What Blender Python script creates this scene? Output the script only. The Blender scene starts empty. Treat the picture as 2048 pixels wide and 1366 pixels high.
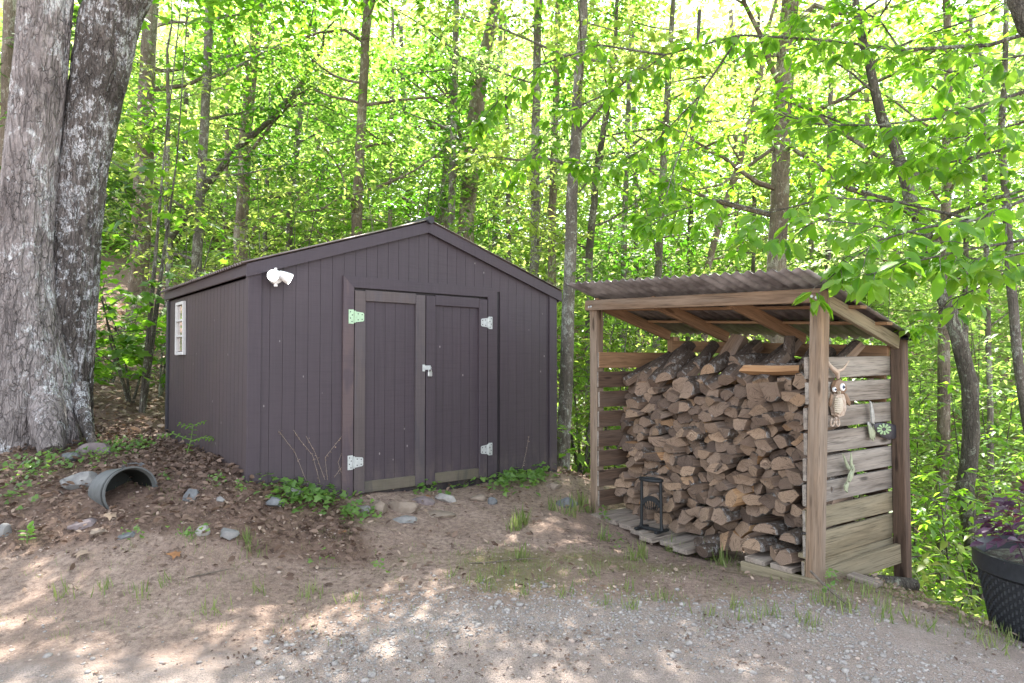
import bpy, math, random
import numpy as np
from mathutils import Vector, Matrix
random.seed(7)
rng = np.random.default_rng(11)
S = bpy.context.scene
C = S.collection
R = math.radians

# ------------------------------------------------------------------ camera
EYE = 1.5
FOC, PITCH = 1371.0, 0.0307          # focal length in pixels of a 2048 wide picture
cam_d = bpy.data.cameras.new('camera'); cam = bpy.data.objects.new('camera', cam_d); C.objects.link(cam)
cam_d.sensor_width = 36.0; cam_d.lens = FOC / 2048 * 36.0
cam_d.clip_start = 0.05; cam_d.clip_end = 900
cam.location = (0, 0, EYE); cam.rotation_euler = (R(90) + PITCH, 0, 0)
S.camera = cam

# ------------------------------------------------------------------ world, sun, exposure
SUN_AZ_X, SUN_AZ_Y, SUN_EL = 0.06, 0.998, R(57)
W = bpy.data.worlds.new('World'); S.world = W; W.use_nodes = True
nt = W.node_tree
sky = nt.nodes.new('ShaderNodeTexSky'); sky.sky_type = 'NISHITA'; sky.sun_disc = False
sky.sun_elevation = SUN_EL; sky.sun_rotation = math.atan2(SUN_AZ_X, SUN_AZ_Y)
sky.air_density = 1.0; sky.dust_density = 0.7; sky.ozone_density = 1.0
nt.nodes['Background'].inputs['Strength'].default_value = 0.14
hs = nt.nodes.new('ShaderNodeHueSaturation'); hs.inputs['Saturation'].default_value = 0.38      # thin high haze: a paler sky
nt.links.new(sky.outputs[0], hs.inputs['Color']); nt.links.new(hs.outputs[0], nt.nodes['Background'].inputs[0])
sun_d = bpy.data.lights.new('sun', 'SUN'); sun_d.energy = 4.0; sun_d.angle = R(0.5); sun_d.color = (1.0, 0.95, 0.87)
sun = bpy.data.objects.new('sun', sun_d); C.objects.link(sun)
to_sun = Vector((SUN_AZ_X * math.cos(SUN_EL), SUN_AZ_Y * math.cos(SUN_EL), math.sin(SUN_EL))).normalized()
sun.rotation_euler = to_sun.to_track_quat('Z', 'Y').to_euler()
sun.location = (0, 20, 30)
S.view_settings.view_transform = 'Standard'; S.view_settings.look = 'None'
S.view_settings.exposure = 2.6; S.view_settings.gamma = 1.0; S.view_settings.use_curve_mapping = False
S.render.engine = 'CYCLES'
S.cycles.use_denoising = True
S.cycles.max_bounces = 10; S.cycles.diffuse_bounces = 6; S.cycles.transmission_bounces = 6
S.cycles.sample_clamp_indirect = 6.0

# ------------------------------------------------------------------ small maths helpers
cP, sP = math.cos(PITCH), math.sin(PITCH)
def ray(px, py):
    """unit-depth ray of a picture point (calibration of the photograph's camera)"""
    x = (px - 1024) / FOC; v = (683 - py) / FOC
    y = cP - sP * v; z = sP + cP * v
    return Vector((x / y, 1.0, z / y))
def at(px, py, Y):
    r = ray(px, py); return Vector((r.x * Y, Y, EYE + r.z * Y))
def on_plane(px, py, p, n):
    r = ray(px, py); o = Vector((0, 0, EYE)); t = (Vector(p) - o).dot(n) / r.dot(n)
    return o + r * t
def hsh(ix, iy, s=0):
    n = np.sin(ix * 127.1 + iy * 311.7 + s * 74.7) * 43758.5453
    return n - np.floor(n)
def vnoise(x, y, s=0):
    x = np.asarray(x, float); y = np.asarray(y, float)
    ix = np.floor(x); iy = np.floor(y); fx = x - ix; fy = y - iy
    fx = fx * fx * (3 - 2 * fx); fy = fy * fy * (3 - 2 * fy)
    a = hsh(ix, iy, s); b = hsh(ix + 1, iy, s); c = hsh(ix, iy + 1, s); d = hsh(ix + 1, iy + 1, s)
    return (a * (1 - fx) + b * fx) * (1 - fy) + (c * (1 - fx) + d * fx) * fy - 0.5
def fbm(x, y, o=4, s=0):
    r = 0; a = 1.0
    for i in range(o):
        r = r + a * vnoise(np.asarray(x) * 2 ** i, np.asarray(y) * 2 ** i, s + i * 3.1); a *= 0.5
    return r
def sstep(a, b, x):
    t = np.clip((np.asarray(x, float) - a) / (b - a), 0, 1); return t * t * (3 - 2 * t)

# ------------------------------------------------------------------ terrain height
CP = [(-1.95, 5.10, .60), (-3.65, 7.2, .72), (-1.0, 5.72, .35), (-.2, 6.25, .32), (-.77, 6.0, .34), (-1.45, 5.55, .41), (.45, 7.0, .36), (-.6, 6.5, .35), (-2.6, 6.2, .68),
      (-.75, 5.6, .27), (-.3, 5.3, .2), (-1.2, 5.1, .28), (.3, 5.7, .24), (.695, 6.15, .18), (1.9, 4.37, .10), (2.65, 4.95, -.07), (1.16, 5.10, .05), (.85, 5.6, .09), (1.3, 5.5, .0), (1.62, 4.62, .06), (1.7, 5.9, -.02), (1.4, 6.8, .1),
      (1.5, 4.1, .09), (.6, 4.8, .13), (-.5, 4.5, .12), (-1.5, 4.6, .2), (-2.7, 5.0, .50), (-3.5, 5.0, .48), (-3.4, 4.4, .2), (-4.6, 6.6, .77), (-3.4, 6.3, .70),
      (0, 3.2, .0), (-2.6, 3.3, .02), (2.2, 3.2, -.03), (3.0, 3.9, -.10), (2.75, 4.35, -.06), (3.3, 4.7, -.45), (2.9, 5.4, -.5),
      (0, 1.5, 0), (-4, 2, .02), (4, 1.8, -.1), (0, -6, 0), (-10, -6, .1), (10, -6, -.3), (-8, 3, .3),
      (3.8, 6.5, -1.4), (4.5, 4.2, -.9), (6, 8, -2.6), (9, 11, -4.0), (10, 5, -2.6), (1.6, 9, -.5), (2.5, 13, -1.2), (9, 19, -4.0),
      (-1, 9, .75), (-4, 10, 1.05), (-7, 9, 1.35), (-9, 13, 2.3), (-5, 14, 1.9), (-1, 14, 1.2), (-12, 20, 4.4), (-6, 20, 3.6), (0, 20, 1.9),
      (6, 28, -1.0), (0, 32, 4.5), (-10, 34, 8), (16, 34, 0), (30, 30, -1), (0, 60, 12), (-30, 50, 16), (30, 60, 9), (-30, 20, 7), (30, 5, -6), (-25, 0, 1.5),
      (-60, 100, 24), (60, 100, 18), (0, 120, 22), (-100, 0, 5), (100, 0, -8), (0, -100, 0), (90, -90, -4), (-90, -90, 2)]
CP = np.array(CP, float)
def tps_u(r2): return 0.5 * r2 * np.log(np.maximum(r2, 1e-12))
n_ = len(CP)
d2 = ((CP[:, None, :2] - CP[None, :, :2]) ** 2).sum(-1)
A_ = np.zeros((n_ + 3, n_ + 3)); A_[:n_, :n_] = tps_u(d2) + np.eye(n_) * 0.02
A_[:n_, n_] = 1; A_[:n_, n_ + 1:] = CP[:, :2]; A_[n_, :n_] = 1; A_[n_ + 1:, :n_] = CP[:, :2].T
WT = np.linalg.solve(A_, np.concatenate([CP[:, 2], np.zeros(3)]))
def height(x, y):
    x = np.atleast_1d(np.asarray(x, float)); y = np.atleast_1d(np.asarray(y, float)); out = np.zeros(x.shape)
    f = out.ravel(); X = x.ravel(); Y = y.ravel()
    for i in range(0, len(X), 20000):
        a = X[i:i + 20000]; b = Y[i:i + 20000]
        r2 = (a[:, None] - CP[None, :, 0]) ** 2 + (b[:, None] - CP[None, :, 1]) ** 2
        f[i:i + 20000] = tps_u(r2) @ WT[:n_] + WT[n_] + WT[n_ + 1] * a + WT[n_ + 2] * b
    litter = litter_mask(X, Y)
    f += fbm(X * 1.3, Y * 1.3, 3, 1) * .035 + fbm(X * 6, Y * 6, 4, 5) * (.014 + .030 * litter)
    far = sstep(12, 30, np.hypot(X, Y)); f += far * fbm(X * .12, Y * .12, 3, 9) * 1.5
    return f.reshape(x.shape)
def litter_mask(X, Y):
    """where dead leaves cover the soil: left of the shed, round the big tree, the hillside"""
    X = np.asarray(X, float); Y = np.asarray(Y, float)
    m = sstep(4.30, 4.85, Y + .25 * fbm(X * 1.5, Y * 1.5, 2, 4)) * sstep(-.85, -1.5, X + (Y - 5.2) * .5)
    m = np.maximum(m, sstep(6.7, 7.5, Y) * (X < 40))
    m = np.maximum(m, sstep(2.5, 3.1, X) * sstep(4.2, 4.6, Y))
    return np.clip(m, 0, 1)
def gz(x, y): return float(height(x, y)[0])
_T = np.concatenate([np.arange(2.4, 9, .02), np.arange(9, 40, .2)])
def ground_hit(px, py):
    r = ray(px, py); k = height(r.x * _T, _T) - (EYE + r.z * _T); i = max(int(np.argmax(k >= 0)), 1)
    t = _T[i - 1] + (_T[i] - _T[i - 1]) * (-k[i - 1]) / (k[i] - k[i - 1] + 1e-9)
    return Vector((r.x * t, t, gz(r.x * t, t)))

# ------------------------------------------------------------------ objects, names, labels
def obj(name, mesh, parent=None, mats=()):
    o = bpy.data.objects.new(name, mesh); C.objects.link(o)
    for m in mats: mesh.materials.append(m)
    if parent is not None:
        o.parent = parent; o.matrix_parent_inverse = Matrix.Translation(-root_loc[parent.name]) if parent.name in root_loc else Matrix.Identity(4)
    return o
root_loc = {}
def thing(name, label, cat, loc, group=None):
    o = bpy.data.objects.new(name, None); C.objects.link(o); o.location = loc; o.empty_display_size = .1
    root_loc[o.name] = Vector(loc); o['label'] = label; o['category'] = cat
    if group: o['group'] = group
    return o
def tag(o, label, cat, group=None):
    o['label'] = label; o['category'] = cat
    if group: o['group'] = group
    return o
def kind(o, k, label=None):
    o['kind'] = k
    if label: o['label'] = label
    return o

class MB:
    """collects shapes (in world space) for one mesh object; gc = grain coordinates of each vertex"""
    def __init__(s): s.v = []; s.f = []; s.m = []; s.g = []
    def add(s, verts, faces, mat=0, gc=None):
        b = len(s.v); verts = [Vector(p) for p in verts]; s.v += verts
        for f in faces: s.f.append([b + i for i in f])
        s.m += ([mat] * len(faces) if isinstance(mat, int) else list(mat))
        s.g += [tuple(q) for q in (gc if gc is not None else verts)]
    def beam(s, p0, p1, w, h, up=(0, 0, 1), mat=0, ch=.003, end_mat=None, seed=None):
        """chamfered bar of section w (sideways) by h (along up) from p0 to p1"""
        p0 = Vector(p0); p1 = Vector(p1); d = (p1 - p0); L = d.length; d.normalize()
        up = Vector(up); x = d.cross(up).normalized(); z = x.cross(d).normalized()
        hw, hh = w / 2, h / 2; ch = min(ch, hw * .6, hh * .6)
        sec = [(-hw + ch, -hh), (hw - ch, -hh), (hw, -hh + ch), (hw, hh - ch), (hw - ch, hh), (-hw + ch, hh), (-hw, hh - ch), (-hw, -hh + ch)]
        off = random.uniform(0, 50) if seed is None else seed
        vs = []; gc = []
        for p, l, k in ((p0, 0, .0), (p0 + d * ch, ch, 1), (p1 - d * ch, L - ch, 1), (p1, L, 0)):
            for a, b in sec:
                if k == 0: a *= (1 - ch / hw); b *= (1 - ch / hh)
                vs.append(p + x * a + z * b); gc.append((l + off, a + off * .7, b + off * 1.3))
        fs = []; ms = []
        for r in range(3):
            for i in range(8):
                j = (i + 1) % 8; fs.append([r * 8 + i, r * 8 + j, r * 8 + 8 + j, r * 8 + 8 + i]); ms.append(mat)
        e = mat if end_mat is None else end_mat
        fs += [list(range(7, -1, -1)), list(range(24, 32))]; ms += [e, e]
        s.add(vs, fs, ms, gc)
    def box(s, c, sx, sy, sz, X=(1, 0, 0), Y=(0, 1, 0), mat=0, ch=.003):
        c = Vector(c); X = Vector(X).normalized(); Y = Vector(Y).normalized()
        s.beam(c - X * sx / 2, c + X * sx / 2, sy, sz, X.cross(Y), mat, ch)
    def tube(s, pts, rad, n=8, mat=0, cap=True, gc_scale=1.0):
        pts = [Vector(p) for p in pts]; m = len(pts)
        rad = [rad] * m if not hasattr(rad, '__len__') else rad
        vs = []; fs = []; ref = None; L = 0
        for i, p in enumerate(pts):
            t = (pts[min(i + 1, m - 1)] - pts[max(i - 1, 0)])
            t = t.normalized() if t.length > 1e-9 else Vector((0, 0, 1))
            if ref is None: ref = t.orthogonal().normalized()
            ref = (ref - t * ref.dot(t)).normalized(); b = t.cross(ref)
            for k in range(n):
                a = 2 * math.pi * k / n; vs.append(p + (ref * math.cos(a) + b * math.sin(a)) * rad[i])
        for i in range(m - 1):
            for k in range(n):
                l = (k + 1) % n; fs.append([i * n + k, i * n + l, i * n + n + l, i * n + n + k])
        if cap: fs += [list(range(n - 1, -1, -1)), list(range((m - 1) * n, m * n))]
        s.add(vs, fs, mat)
    def lathe(s, prof, n, org, ax=(0, 0, 1), mat=0, sy=1.0):
        """profile of (radius, height) turned about ax"""
        ax = Vector(ax).normalized(); x = ax.orthogonal().normalized(); y = ax.cross(x); org = Vector(org)
        vs = []; fs = []
        for r, h in prof:
            for k in range(n):
                a = 2 * math.pi * k / n; vs.append(org + ax * h + x * (r * math.cos(a)) + y * (r * math.sin(a) * sy))
        for i in range(len(prof) - 1):
            for k in range(n):
                l = (k + 1) % n; fs.append([i * n + k, i * n + l, i * n + n + l, i * n + n + k])
        fs += [list(range(n - 1, -1, -1)), list(range((len(prof) - 1) * n, len(prof) * n))]
        s.add(vs, fs, mat)
    def prism(s, poly, ext, mat=0, cap_mat=None, gc=None):
        """polygon of points pushed along ext"""
        ext = Vector(ext); n = len(poly); a = [Vector(p) for p in poly]; b = [p + ext for p in a]
        fs = [[i, (i + 1) % n, n + (i + 1) % n, n + i] for i in range(n)]; ms = [mat] * n
        c = mat if cap_mat is None else cap_mat
        fs += [list(range(n - 1, -1, -1)), list(range(n, 2 * n))]; ms += [c, c]
        s.add(a + b, fs, ms, gc)
    def build(s, name, mats, parent=None, smooth=False):
        me = bpy.data.meshes.new(name); me.from_pydata([tuple(v) for v in s.v], [], s.f)
        if not isinstance(mats, (list, tuple)): mats = [mats]
        for m in mats: me.materials.append(m)
        if len(mats) > 1: me.polygons.foreach_set('material_index', s.m)
        a = me.attributes.new('gc', 'FLOAT_VECTOR', 'POINT'); a.data.foreach_set('vector', np.array(s.g, np.float32).ravel())
        if smooth:
            me.polygons.foreach_set('use_smooth', [True] * len(me.polygons))
            try: me.set_sharp_from_angle(angle=R(45))
            except Exception: pass
        me.update()
        return obj(name, me, parent)

def np_mesh(name, V, F, mats, parent=None, smooth=False, link=True):
    """mesh of equal-sized polygons from arrays"""
    V = np.asarray(V, np.float32); F = np.asarray(F, np.int32); k = F.shape[1]
    me = bpy.data.meshes.new(name); me.vertices.add(len(V)); me.vertices.foreach_set('co', V.ravel())
    me.loops.add(F.size); me.loops.foreach_set('vertex_index', F.ravel())
    me.polygons.add(len(F)); me.polygons.foreach_set('loop_start', np.arange(0, F.size, k, dtype=np.int32))
    if smooth: me.polygons.foreach_set('use_smooth', np.ones(len(F), bool))
    me.update(calc_edges=True)
    for m in (mats if isinstance(mats, (list, tuple)) else [mats]): me.materials.append(m)
    return obj(name, me, parent) if link else me

# ------------------------------------------------------------------ leaves
def leaf_near():
    v = [(0, 0, 0), (0, .33, .02), (0, .68, .0), (0, 1, -.10), (-.21, .30, .07), (-.20, .66, .04), (.21, .30, .07), (.20, .66, .04)]
    f = [(0, 1, 4), (1, 2, 5), (1, 5, 4), (2, 3, 5), (0, 6, 1), (1, 6, 7), (1, 7, 2), (2, 7, 3)]
    return np.array(v), np.array(f)
def leaf_far(w=.26):
    v = [(0, 0, 0), (-w, .45, .07), (0, 1, -.06), (w, .45, .07)]
    return np.array(v), np.array([(0, 3, 2), (0, 2, 1)])
def leaf_maple():
    o = [(0, 0), (.32, -.05), (.22, .20), (.55, .38), (.28, .48), (.20, .60), (0, 1.0), (-.20, .60), (-.28, .48), (-.55, .38), (-.22, .20), (-.32, -.05)]
    v = [(0, .32, .05)] + [(x, y, -.10 * (abs(x) * 2) ** 2 - .04 * y) for x, y in o]
    f = [(0, i, i % 12 + 1) for i in range(1, 13)]
    return np.array(v), np.array(f)
def leaf_ivy():
    o = [(0, 0), (.30, -.1), (.42, .25), (.22, .38), (0, .85), (-.22, .38), (-.42, .25), (-.30, -.1)]
    v = [(0, .25, .04)] + [(x, y, -.03) for x, y in o]
    return np.array(v), np.array([(0, i, i % 8 + 1) for i in range(1, 9)])
def place(tm, pos, tip, nrm, size):
    """copies of a leaf template: arrays of vertices and faces"""
    tv, tf = tm; n = len(pos)
    tip = tip / np.maximum(np.linalg.norm(tip, axis=1, keepdims=True), 1e-9)
    x = np.cross(tip, nrm); x /= np.maximum(np.linalg.norm(x, axis=1, keepdims=True), 1e-9)
    z = np.cross(x, tip)
    size = np.broadcast_to(size, (n,))
    V = pos[:, None, :] + size[:, None, None] * (tv[None, :, 0:1] * x[:, None, :] + tv[None, :, 1:2] * tip[:, None, :] + tv[None, :, 2:3] * z[:, None, :])
    F = tf[None] + (np.arange(n) * len(tv))[:, None, None]
    return V.reshape(-1, 3), F.reshape(-1, tf.shape[1])
def rand_dirs(n, down=.3, tilt=.55):
    a = rng.uniform(0, 2 * np.pi, n)
    tip = np.stack([np.cos(a), np.sin(a), -down + rng.normal(0, .35, n)], 1)
    nr = np.stack([rng.normal(0, tilt, n), rng.normal(0, tilt, n), np.ones(n)], 1)
    return tip, nr
def clumps(centers, per, sx, sz, down=.3, tilt=.55, size=(.08, .14)):
    """leaves in small flat sprays round each centre, the leaves of a spray lying nearly alike"""
    centers = np.asarray(centers, float); k = max(1, int(round(per / 6))); m = len(centers) * k
    c = np.repeat(centers, k, 0) + np.stack([rng.normal(0, sx, m), rng.normal(0, sx, m), rng.normal(0, sz, m)], 1)
    sl = np.stack([rng.normal(0, tilt * .75, m), rng.normal(0, tilt * .75, m), np.ones(m)], 1); sc = rng.uniform(.75, 1.25, m)
    q = max(1, int(math.ceil(per / k))); n = m * q; c = np.repeat(c, q, 0); sl = np.repeat(sl, q, 0); sc = np.repeat(sc, q)
    w = sx * .42; o = np.stack([rng.normal(0, w, n), rng.normal(0, w, n), np.zeros(n)], 1)
    o[:, 2] = -(o[:, 0] * sl[:, 0] + o[:, 1] * sl[:, 1]) - (o[:, 0] ** 2 + o[:, 1] ** 2) / max(w, 1e-3) * .25 + rng.normal(0, w * .10, n)
    a = np.arctan2(o[:, 1], o[:, 0]) + rng.normal(0, .9, n)
    tip = np.stack([np.cos(a), np.sin(a), -down - (np.cos(a) * sl[:, 0] + np.sin(a) * sl[:, 1]) * .7 + rng.normal(0, .25, n)], 1)
    nr = sl + rng.normal(0, tilt * .45, (n, 3)) * np.array([1, 1, 0])
    return c + o, tip, nr, rng.uniform(size[0], size[1], n) * sc
# ------------------------------------------------------------------ materials
class NB:
    def __init__(s, name):
        s.m = bpy.data.materials.new(name); s.m.use_nodes = True; s.t = s.m.node_tree; s.b = s.t.nodes['Principled BSDF']
        s.b.inputs['Roughness'].default_value = .8; s.b.inputs['Specular IOR Level'].default_value = .25
    def n(s, ty, **k):
        o = s.t.nodes.new(ty)
        for a, b in k.items():
            if a in ('i',):
                for q, val in b.items(): o.inputs[q].default_value = val
            else: setattr(o, a, b)
        return o
    def l(s, a, b): s.t.links.new(a, b)
    def coord(s, kind='Object', scale=(1, 1, 1)):
        if kind == 'gc':
            c = s.n('ShaderNodeAttribute'); c.attribute_name = 'gc'; o = c.outputs['Vector']
        else: o = s.n('ShaderNodeTexCoord').outputs[kind]
        mp = s.n('ShaderNodeMapping'); mp.inputs['Scale'].default_value = scale; s.l(o, mp.inputs['Vector']); return mp.outputs[0]
    def noise(s, co, scale, detail=4, rough=.55, dist=0):
        o = s.n('ShaderNodeTexNoise'); o.inputs['Scale'].default_value = scale; o.inputs['Detail'].default_value = detail
        o.inputs['Roughness'].default_value = rough; o.inputs['Distortion'].default_value = dist; s.l(co, o.inputs['Vector']); return o.outputs[0]
    def voro(s, co, scale, feat='F1', out='Distance'):
        o = s.n('ShaderNodeTexVoronoi'); o.feature = feat; o.inputs['Scale'].default_value = scale; s.l(co, o.inputs['Vector']); return o.outputs[out]
    def ramp(s, f, stops):
        o = s.n('ShaderNodeValToRGB'); e = o.color_ramp.elements
        while len(e) < len(stops): e.new(.5)
        for q, (p, c) in zip(e, stops): q.position = p; q.color = (*c, 1) if len(c) == 3 else c
        s.l(f, o.inputs[0]); return o.outputs[0]
    def g(s, f, a, b): return s.ramp(f, [(a, (0, 0, 0)), (b, (1, 1, 1))])
    def mix(s, f, a, b, mode='MIX'):
        o = s.n('ShaderNodeMix', data_type='RGBA', blend_type=mode)
        for soc, val in ((o.inputs[0], f), (o.inputs[6], a), (o.inputs[7], b)):
            if hasattr(val, 'is_output'): s.l(val, soc)
            elif isinstance(val, (int, float)): soc.default_value = val
            else: soc.default_value = (*val, 1)
        return o.outputs[2]
    def math(s, op, a, b=0.0, clamp=False):
        o = s.n('ShaderNodeMath', operation=op, use_clamp=clamp)
        for soc, val in ((o.inputs[0], a), (o.inputs[1], b)):
            if hasattr(val, 'is_output'): s.l(val, soc)
            else: soc.default_value = val
        return o.outputs[0]
    def color(s, c):
        if hasattr(c, 'is_output'): s.l(c, s.b.inputs['Base Color'])
        else: s.b.inputs['Base Color'].default_value = (*c, 1)
        return s
    def bump(s, h, strength=.5, dist=.01):
        o = s.n('ShaderNodeBump'); o.inputs['Strength'].default_value = strength; o.inputs['Distance'].default_value = dist
        s.l(h, o.inputs['Height']); s.l(o.outputs[0], s.b.inputs['Normal']); return s
    def rough(s, r):
        if hasattr(r, 'is_output'): s.l(r, s.b.inputs['Roughness'])
        else: s.b.inputs['Roughness'].default_value = r
        return s
M = {}
def leaf_mat(name, dark, light, tr_dark, tr_light, fac=.5, rough=.45):
    q = NB(name); ge = q.n('ShaderNodeNewGeometry'); rnd = ge.outputs['Random Per Island']
    q.color(q.ramp(rnd, [(0, dark), (1, light)])).rough(rough); q.b.inputs['Specular IOR Level'].default_value = .4
    t = q.n('ShaderNodeBsdfTranslucent'); q.l(q.ramp(rnd, [(0, tr_dark), (1, tr_light)]), t.inputs[0])
    mx = q.n('ShaderNodeMixShader'); mx.inputs[0].default_value = fac
    q.l(q.b.outputs[0], mx.inputs[1]); q.l(t.outputs[0], mx.inputs[2])
    q.l(mx.outputs[0], q.t.nodes['Material Output'].inputs[0]); M[name] = q.m
leaf_mat('leaf_fresh', (.06, .14, .014), (.11, .20, .028), (.22, .42, .05), (.40, .58, .11), .6)
leaf_mat('leaf_hickory', (.075, .18, .016), (.12, .25, .03), (.24, .54, .02), (.42, .66, .06), .58, .4)
leaf_mat('leaf_yellow', (.10, .17, .025), (.16, .23, .045), (.34, .48, .06), (.54, .62, .17), .6)
leaf_mat('leaf_pale', (.11, .17, .05), (.17, .23, .08), (.36, .52, .12), (.58, .70, .28), .6)
leaf_mat('leaf_deep', (.035, .10, .012), (.06, .15, .02), (.08, .26, .012), (.18, .40, .03), .5)
leaf_mat('leaf_maple', (.05, .13, .015), (.09, .18, .025), (.16, .40, .016), (.29, .52, .04), .55)
leaf_mat('leaf_far', (.08, .15, .022), (.13, .20, .045), (.34, .50, .10), (.55, .68, .25), .6)  # paler leaf colour stands in for backlit glow in the distance
leaf_mat('leaf_evergreen', (.03, .07, .015), (.05, .10, .02), (.06, .14, .02), (.10, .2, .03), .35)
leaf_mat('ivy_leaf', (.07, .15, .03), (.14, .24, .06), (.2, .4, .04), (.36, .55, .09), .45, .4)
leaf_mat('purple_leaf', (.04, .018, .04), (.12, .065, .115), (.12, .025, .05), (.22, .05, .09), .35, .35)
leaf_mat('grass_blade', (.10, .16, .04), (.24, .27, .10), (.18, .28, .05), (.36, .40, .13), .4)
leaf_mat('dry_leaf', (.065, .038, .028), (.23, .155, .115), (.06, .03, .02), (.16, .10, .06), .2, .8)
leaf_mat('dry_leaf_pale', (.22, .15, .11), (.42, .32, .25), (.16, .09, .05), (.3, .18, .1), .2, .8)

def ground_mat():
    q = NB('ground_soil'); co = q.coord('Object')
    at_ = q.n('ShaderNodeAttribute'); at_.attribute_name = 'zone'; sep = q.n('ShaderNodeSeparateColor'); q.l(at_.outputs['Color'], sep.inputs[0])
    gravel, litter, moss = sep.outputs[0], sep.outputs[1], sep.outputs[2]
    n1 = q.noise(co, 2.2, 6, .6); n2 = q.noise(co, 28, 5, .65); n3 = q.noise(co, 140, 3, .6); n4 = q.noise(co, 9, 5, .6, .4)
    soil = q.mix(q.g(n1, .35, .65), (.305, .212, .162), (.43, .32, .255))
    soil = q.mix(q.g(n2, .38, .62), soil, (.235, .165, .13))
    soil = q.mix(q.math('MULTIPLY', q.g(n3, .52, .7), .5), soil, (.52, .43, .36))
    n6 = q.noise(co, 15, 6, .7, .8); soil = q.mix(q.math('MULTIPLY', q.g(n6, .54, .66), .7), soil, (.13, .09, .07)); soil = q.mix(q.math('MULTIPLY', q.g(q.noise(co, 60, 4, .7), .58, .68), .5), soil, (.10, .07, .055))
    lit = q.mix(q.g(n2, .35, .6), (.09, .058, .044), (.22, .145, .108))
    lit = q.mix(q.math('MULTIPLY', q.g(n3, .5, .65), .5), lit, (.25, .17, .125))
    gr = q.mix(q.g(n4, .35, .65), (.34, .265, .222), (.43, .35, .308))
    gr = q.mix(q.g(n3, .42, .62), gr, (.25, .207, .18))
    ms = q.mix(q.g(n2, .35, .65), (.09, .10, .03), (.22, .18, .07))
    c = q.mix(q.g(q.math('ADD', litter, q.math('MULTIPLY', n4, .5)), .55, .85), soil, lit)
    c = q.mix(q.g(q.math('ADD', gravel, q.math('MULTIPLY', n4, .5)), .55, .9), c, gr)
    c = q.mix(q.math('MULTIPLY', q.g(q.math('ADD', moss, q.math('MULTIPLY', n2, .7)), .62, 1.15), .6), c, ms)
    q.color(c).rough(.95)
    h = q.math('ADD', q.math('MULTIPLY', n2, .6), q.math('MULTIPLY', n3, .4))
    q.bump(h, 1.0, .05); M['ground'] = q.m
ground_mat()

def wood(name, dark, light, worn, worn_amt=.0, knots=True, contrast=1.0):
    q = NB(name); co = q.coord('gc', (1.2, 16, 16)); co2 = q.coord('gc', (.5, 5, 5)); co3 = q.coord('gc', (3, 90, 90))
    n = q.noise(co, 1.6, 6, .62, .8); n2 = q.noise(co2, 1.4, 4, .6, .3); n3 = q.noise(co3, 1.5, 3, .6)
    c = q.ramp(n, [(.28, dark), (.5, tuple((a + b) / 2 for a, b in zip(dark, light))), (.7, light)])
    c = q.mix(q.math('MULTIPLY', q.g(n2, .42, .66), worn_amt), c, worn)
    c = q.mix(q.math('MULTIPLY', q.g(n3, .52, .68), .65), c, tuple(a * .40 for a in dark))
    if knots:
        k = q.voro(q.coord('gc', (1.6, 7, 7)), 1.25); km = q.g(k, .16, .10)
        km2 = q.ramp(k, [(.09, (1, 1, 1)), (.15, (0, 0, 0))]); c = q.mix(q.math('MULTIPLY', km2, .75), c, tuple(a * .4 for a in dark))
    q.color(c).rough(.82).bump(q.math('ADD', n, q.math('MULTIPLY', n3, .5)), .45, .004); M[name] = q.m
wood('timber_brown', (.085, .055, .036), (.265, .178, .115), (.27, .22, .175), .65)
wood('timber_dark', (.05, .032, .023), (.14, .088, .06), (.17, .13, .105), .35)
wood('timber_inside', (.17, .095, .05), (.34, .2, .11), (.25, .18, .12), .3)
wood('timber_grey', (.085, .07, .058), (.29, .245, .205), (.37, .335, .295), .7)
wood('timber_olive', (.13, .105, .065), (.29, .235, .15), (.27, .24, .17), .5)
wood('plank_old', (.15, .12, .10), (.36, .295, .24), (.30, .27, .23), .5)
wood('split_wood', (.085, .055, .04), (.25, .17, .115), (.27, .22, .19), .45, knots=False)
wood('split_fresh', (.26, .13, .06), (.44, .26, .13), (.5, .36, .22), .4, knots=False)
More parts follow.
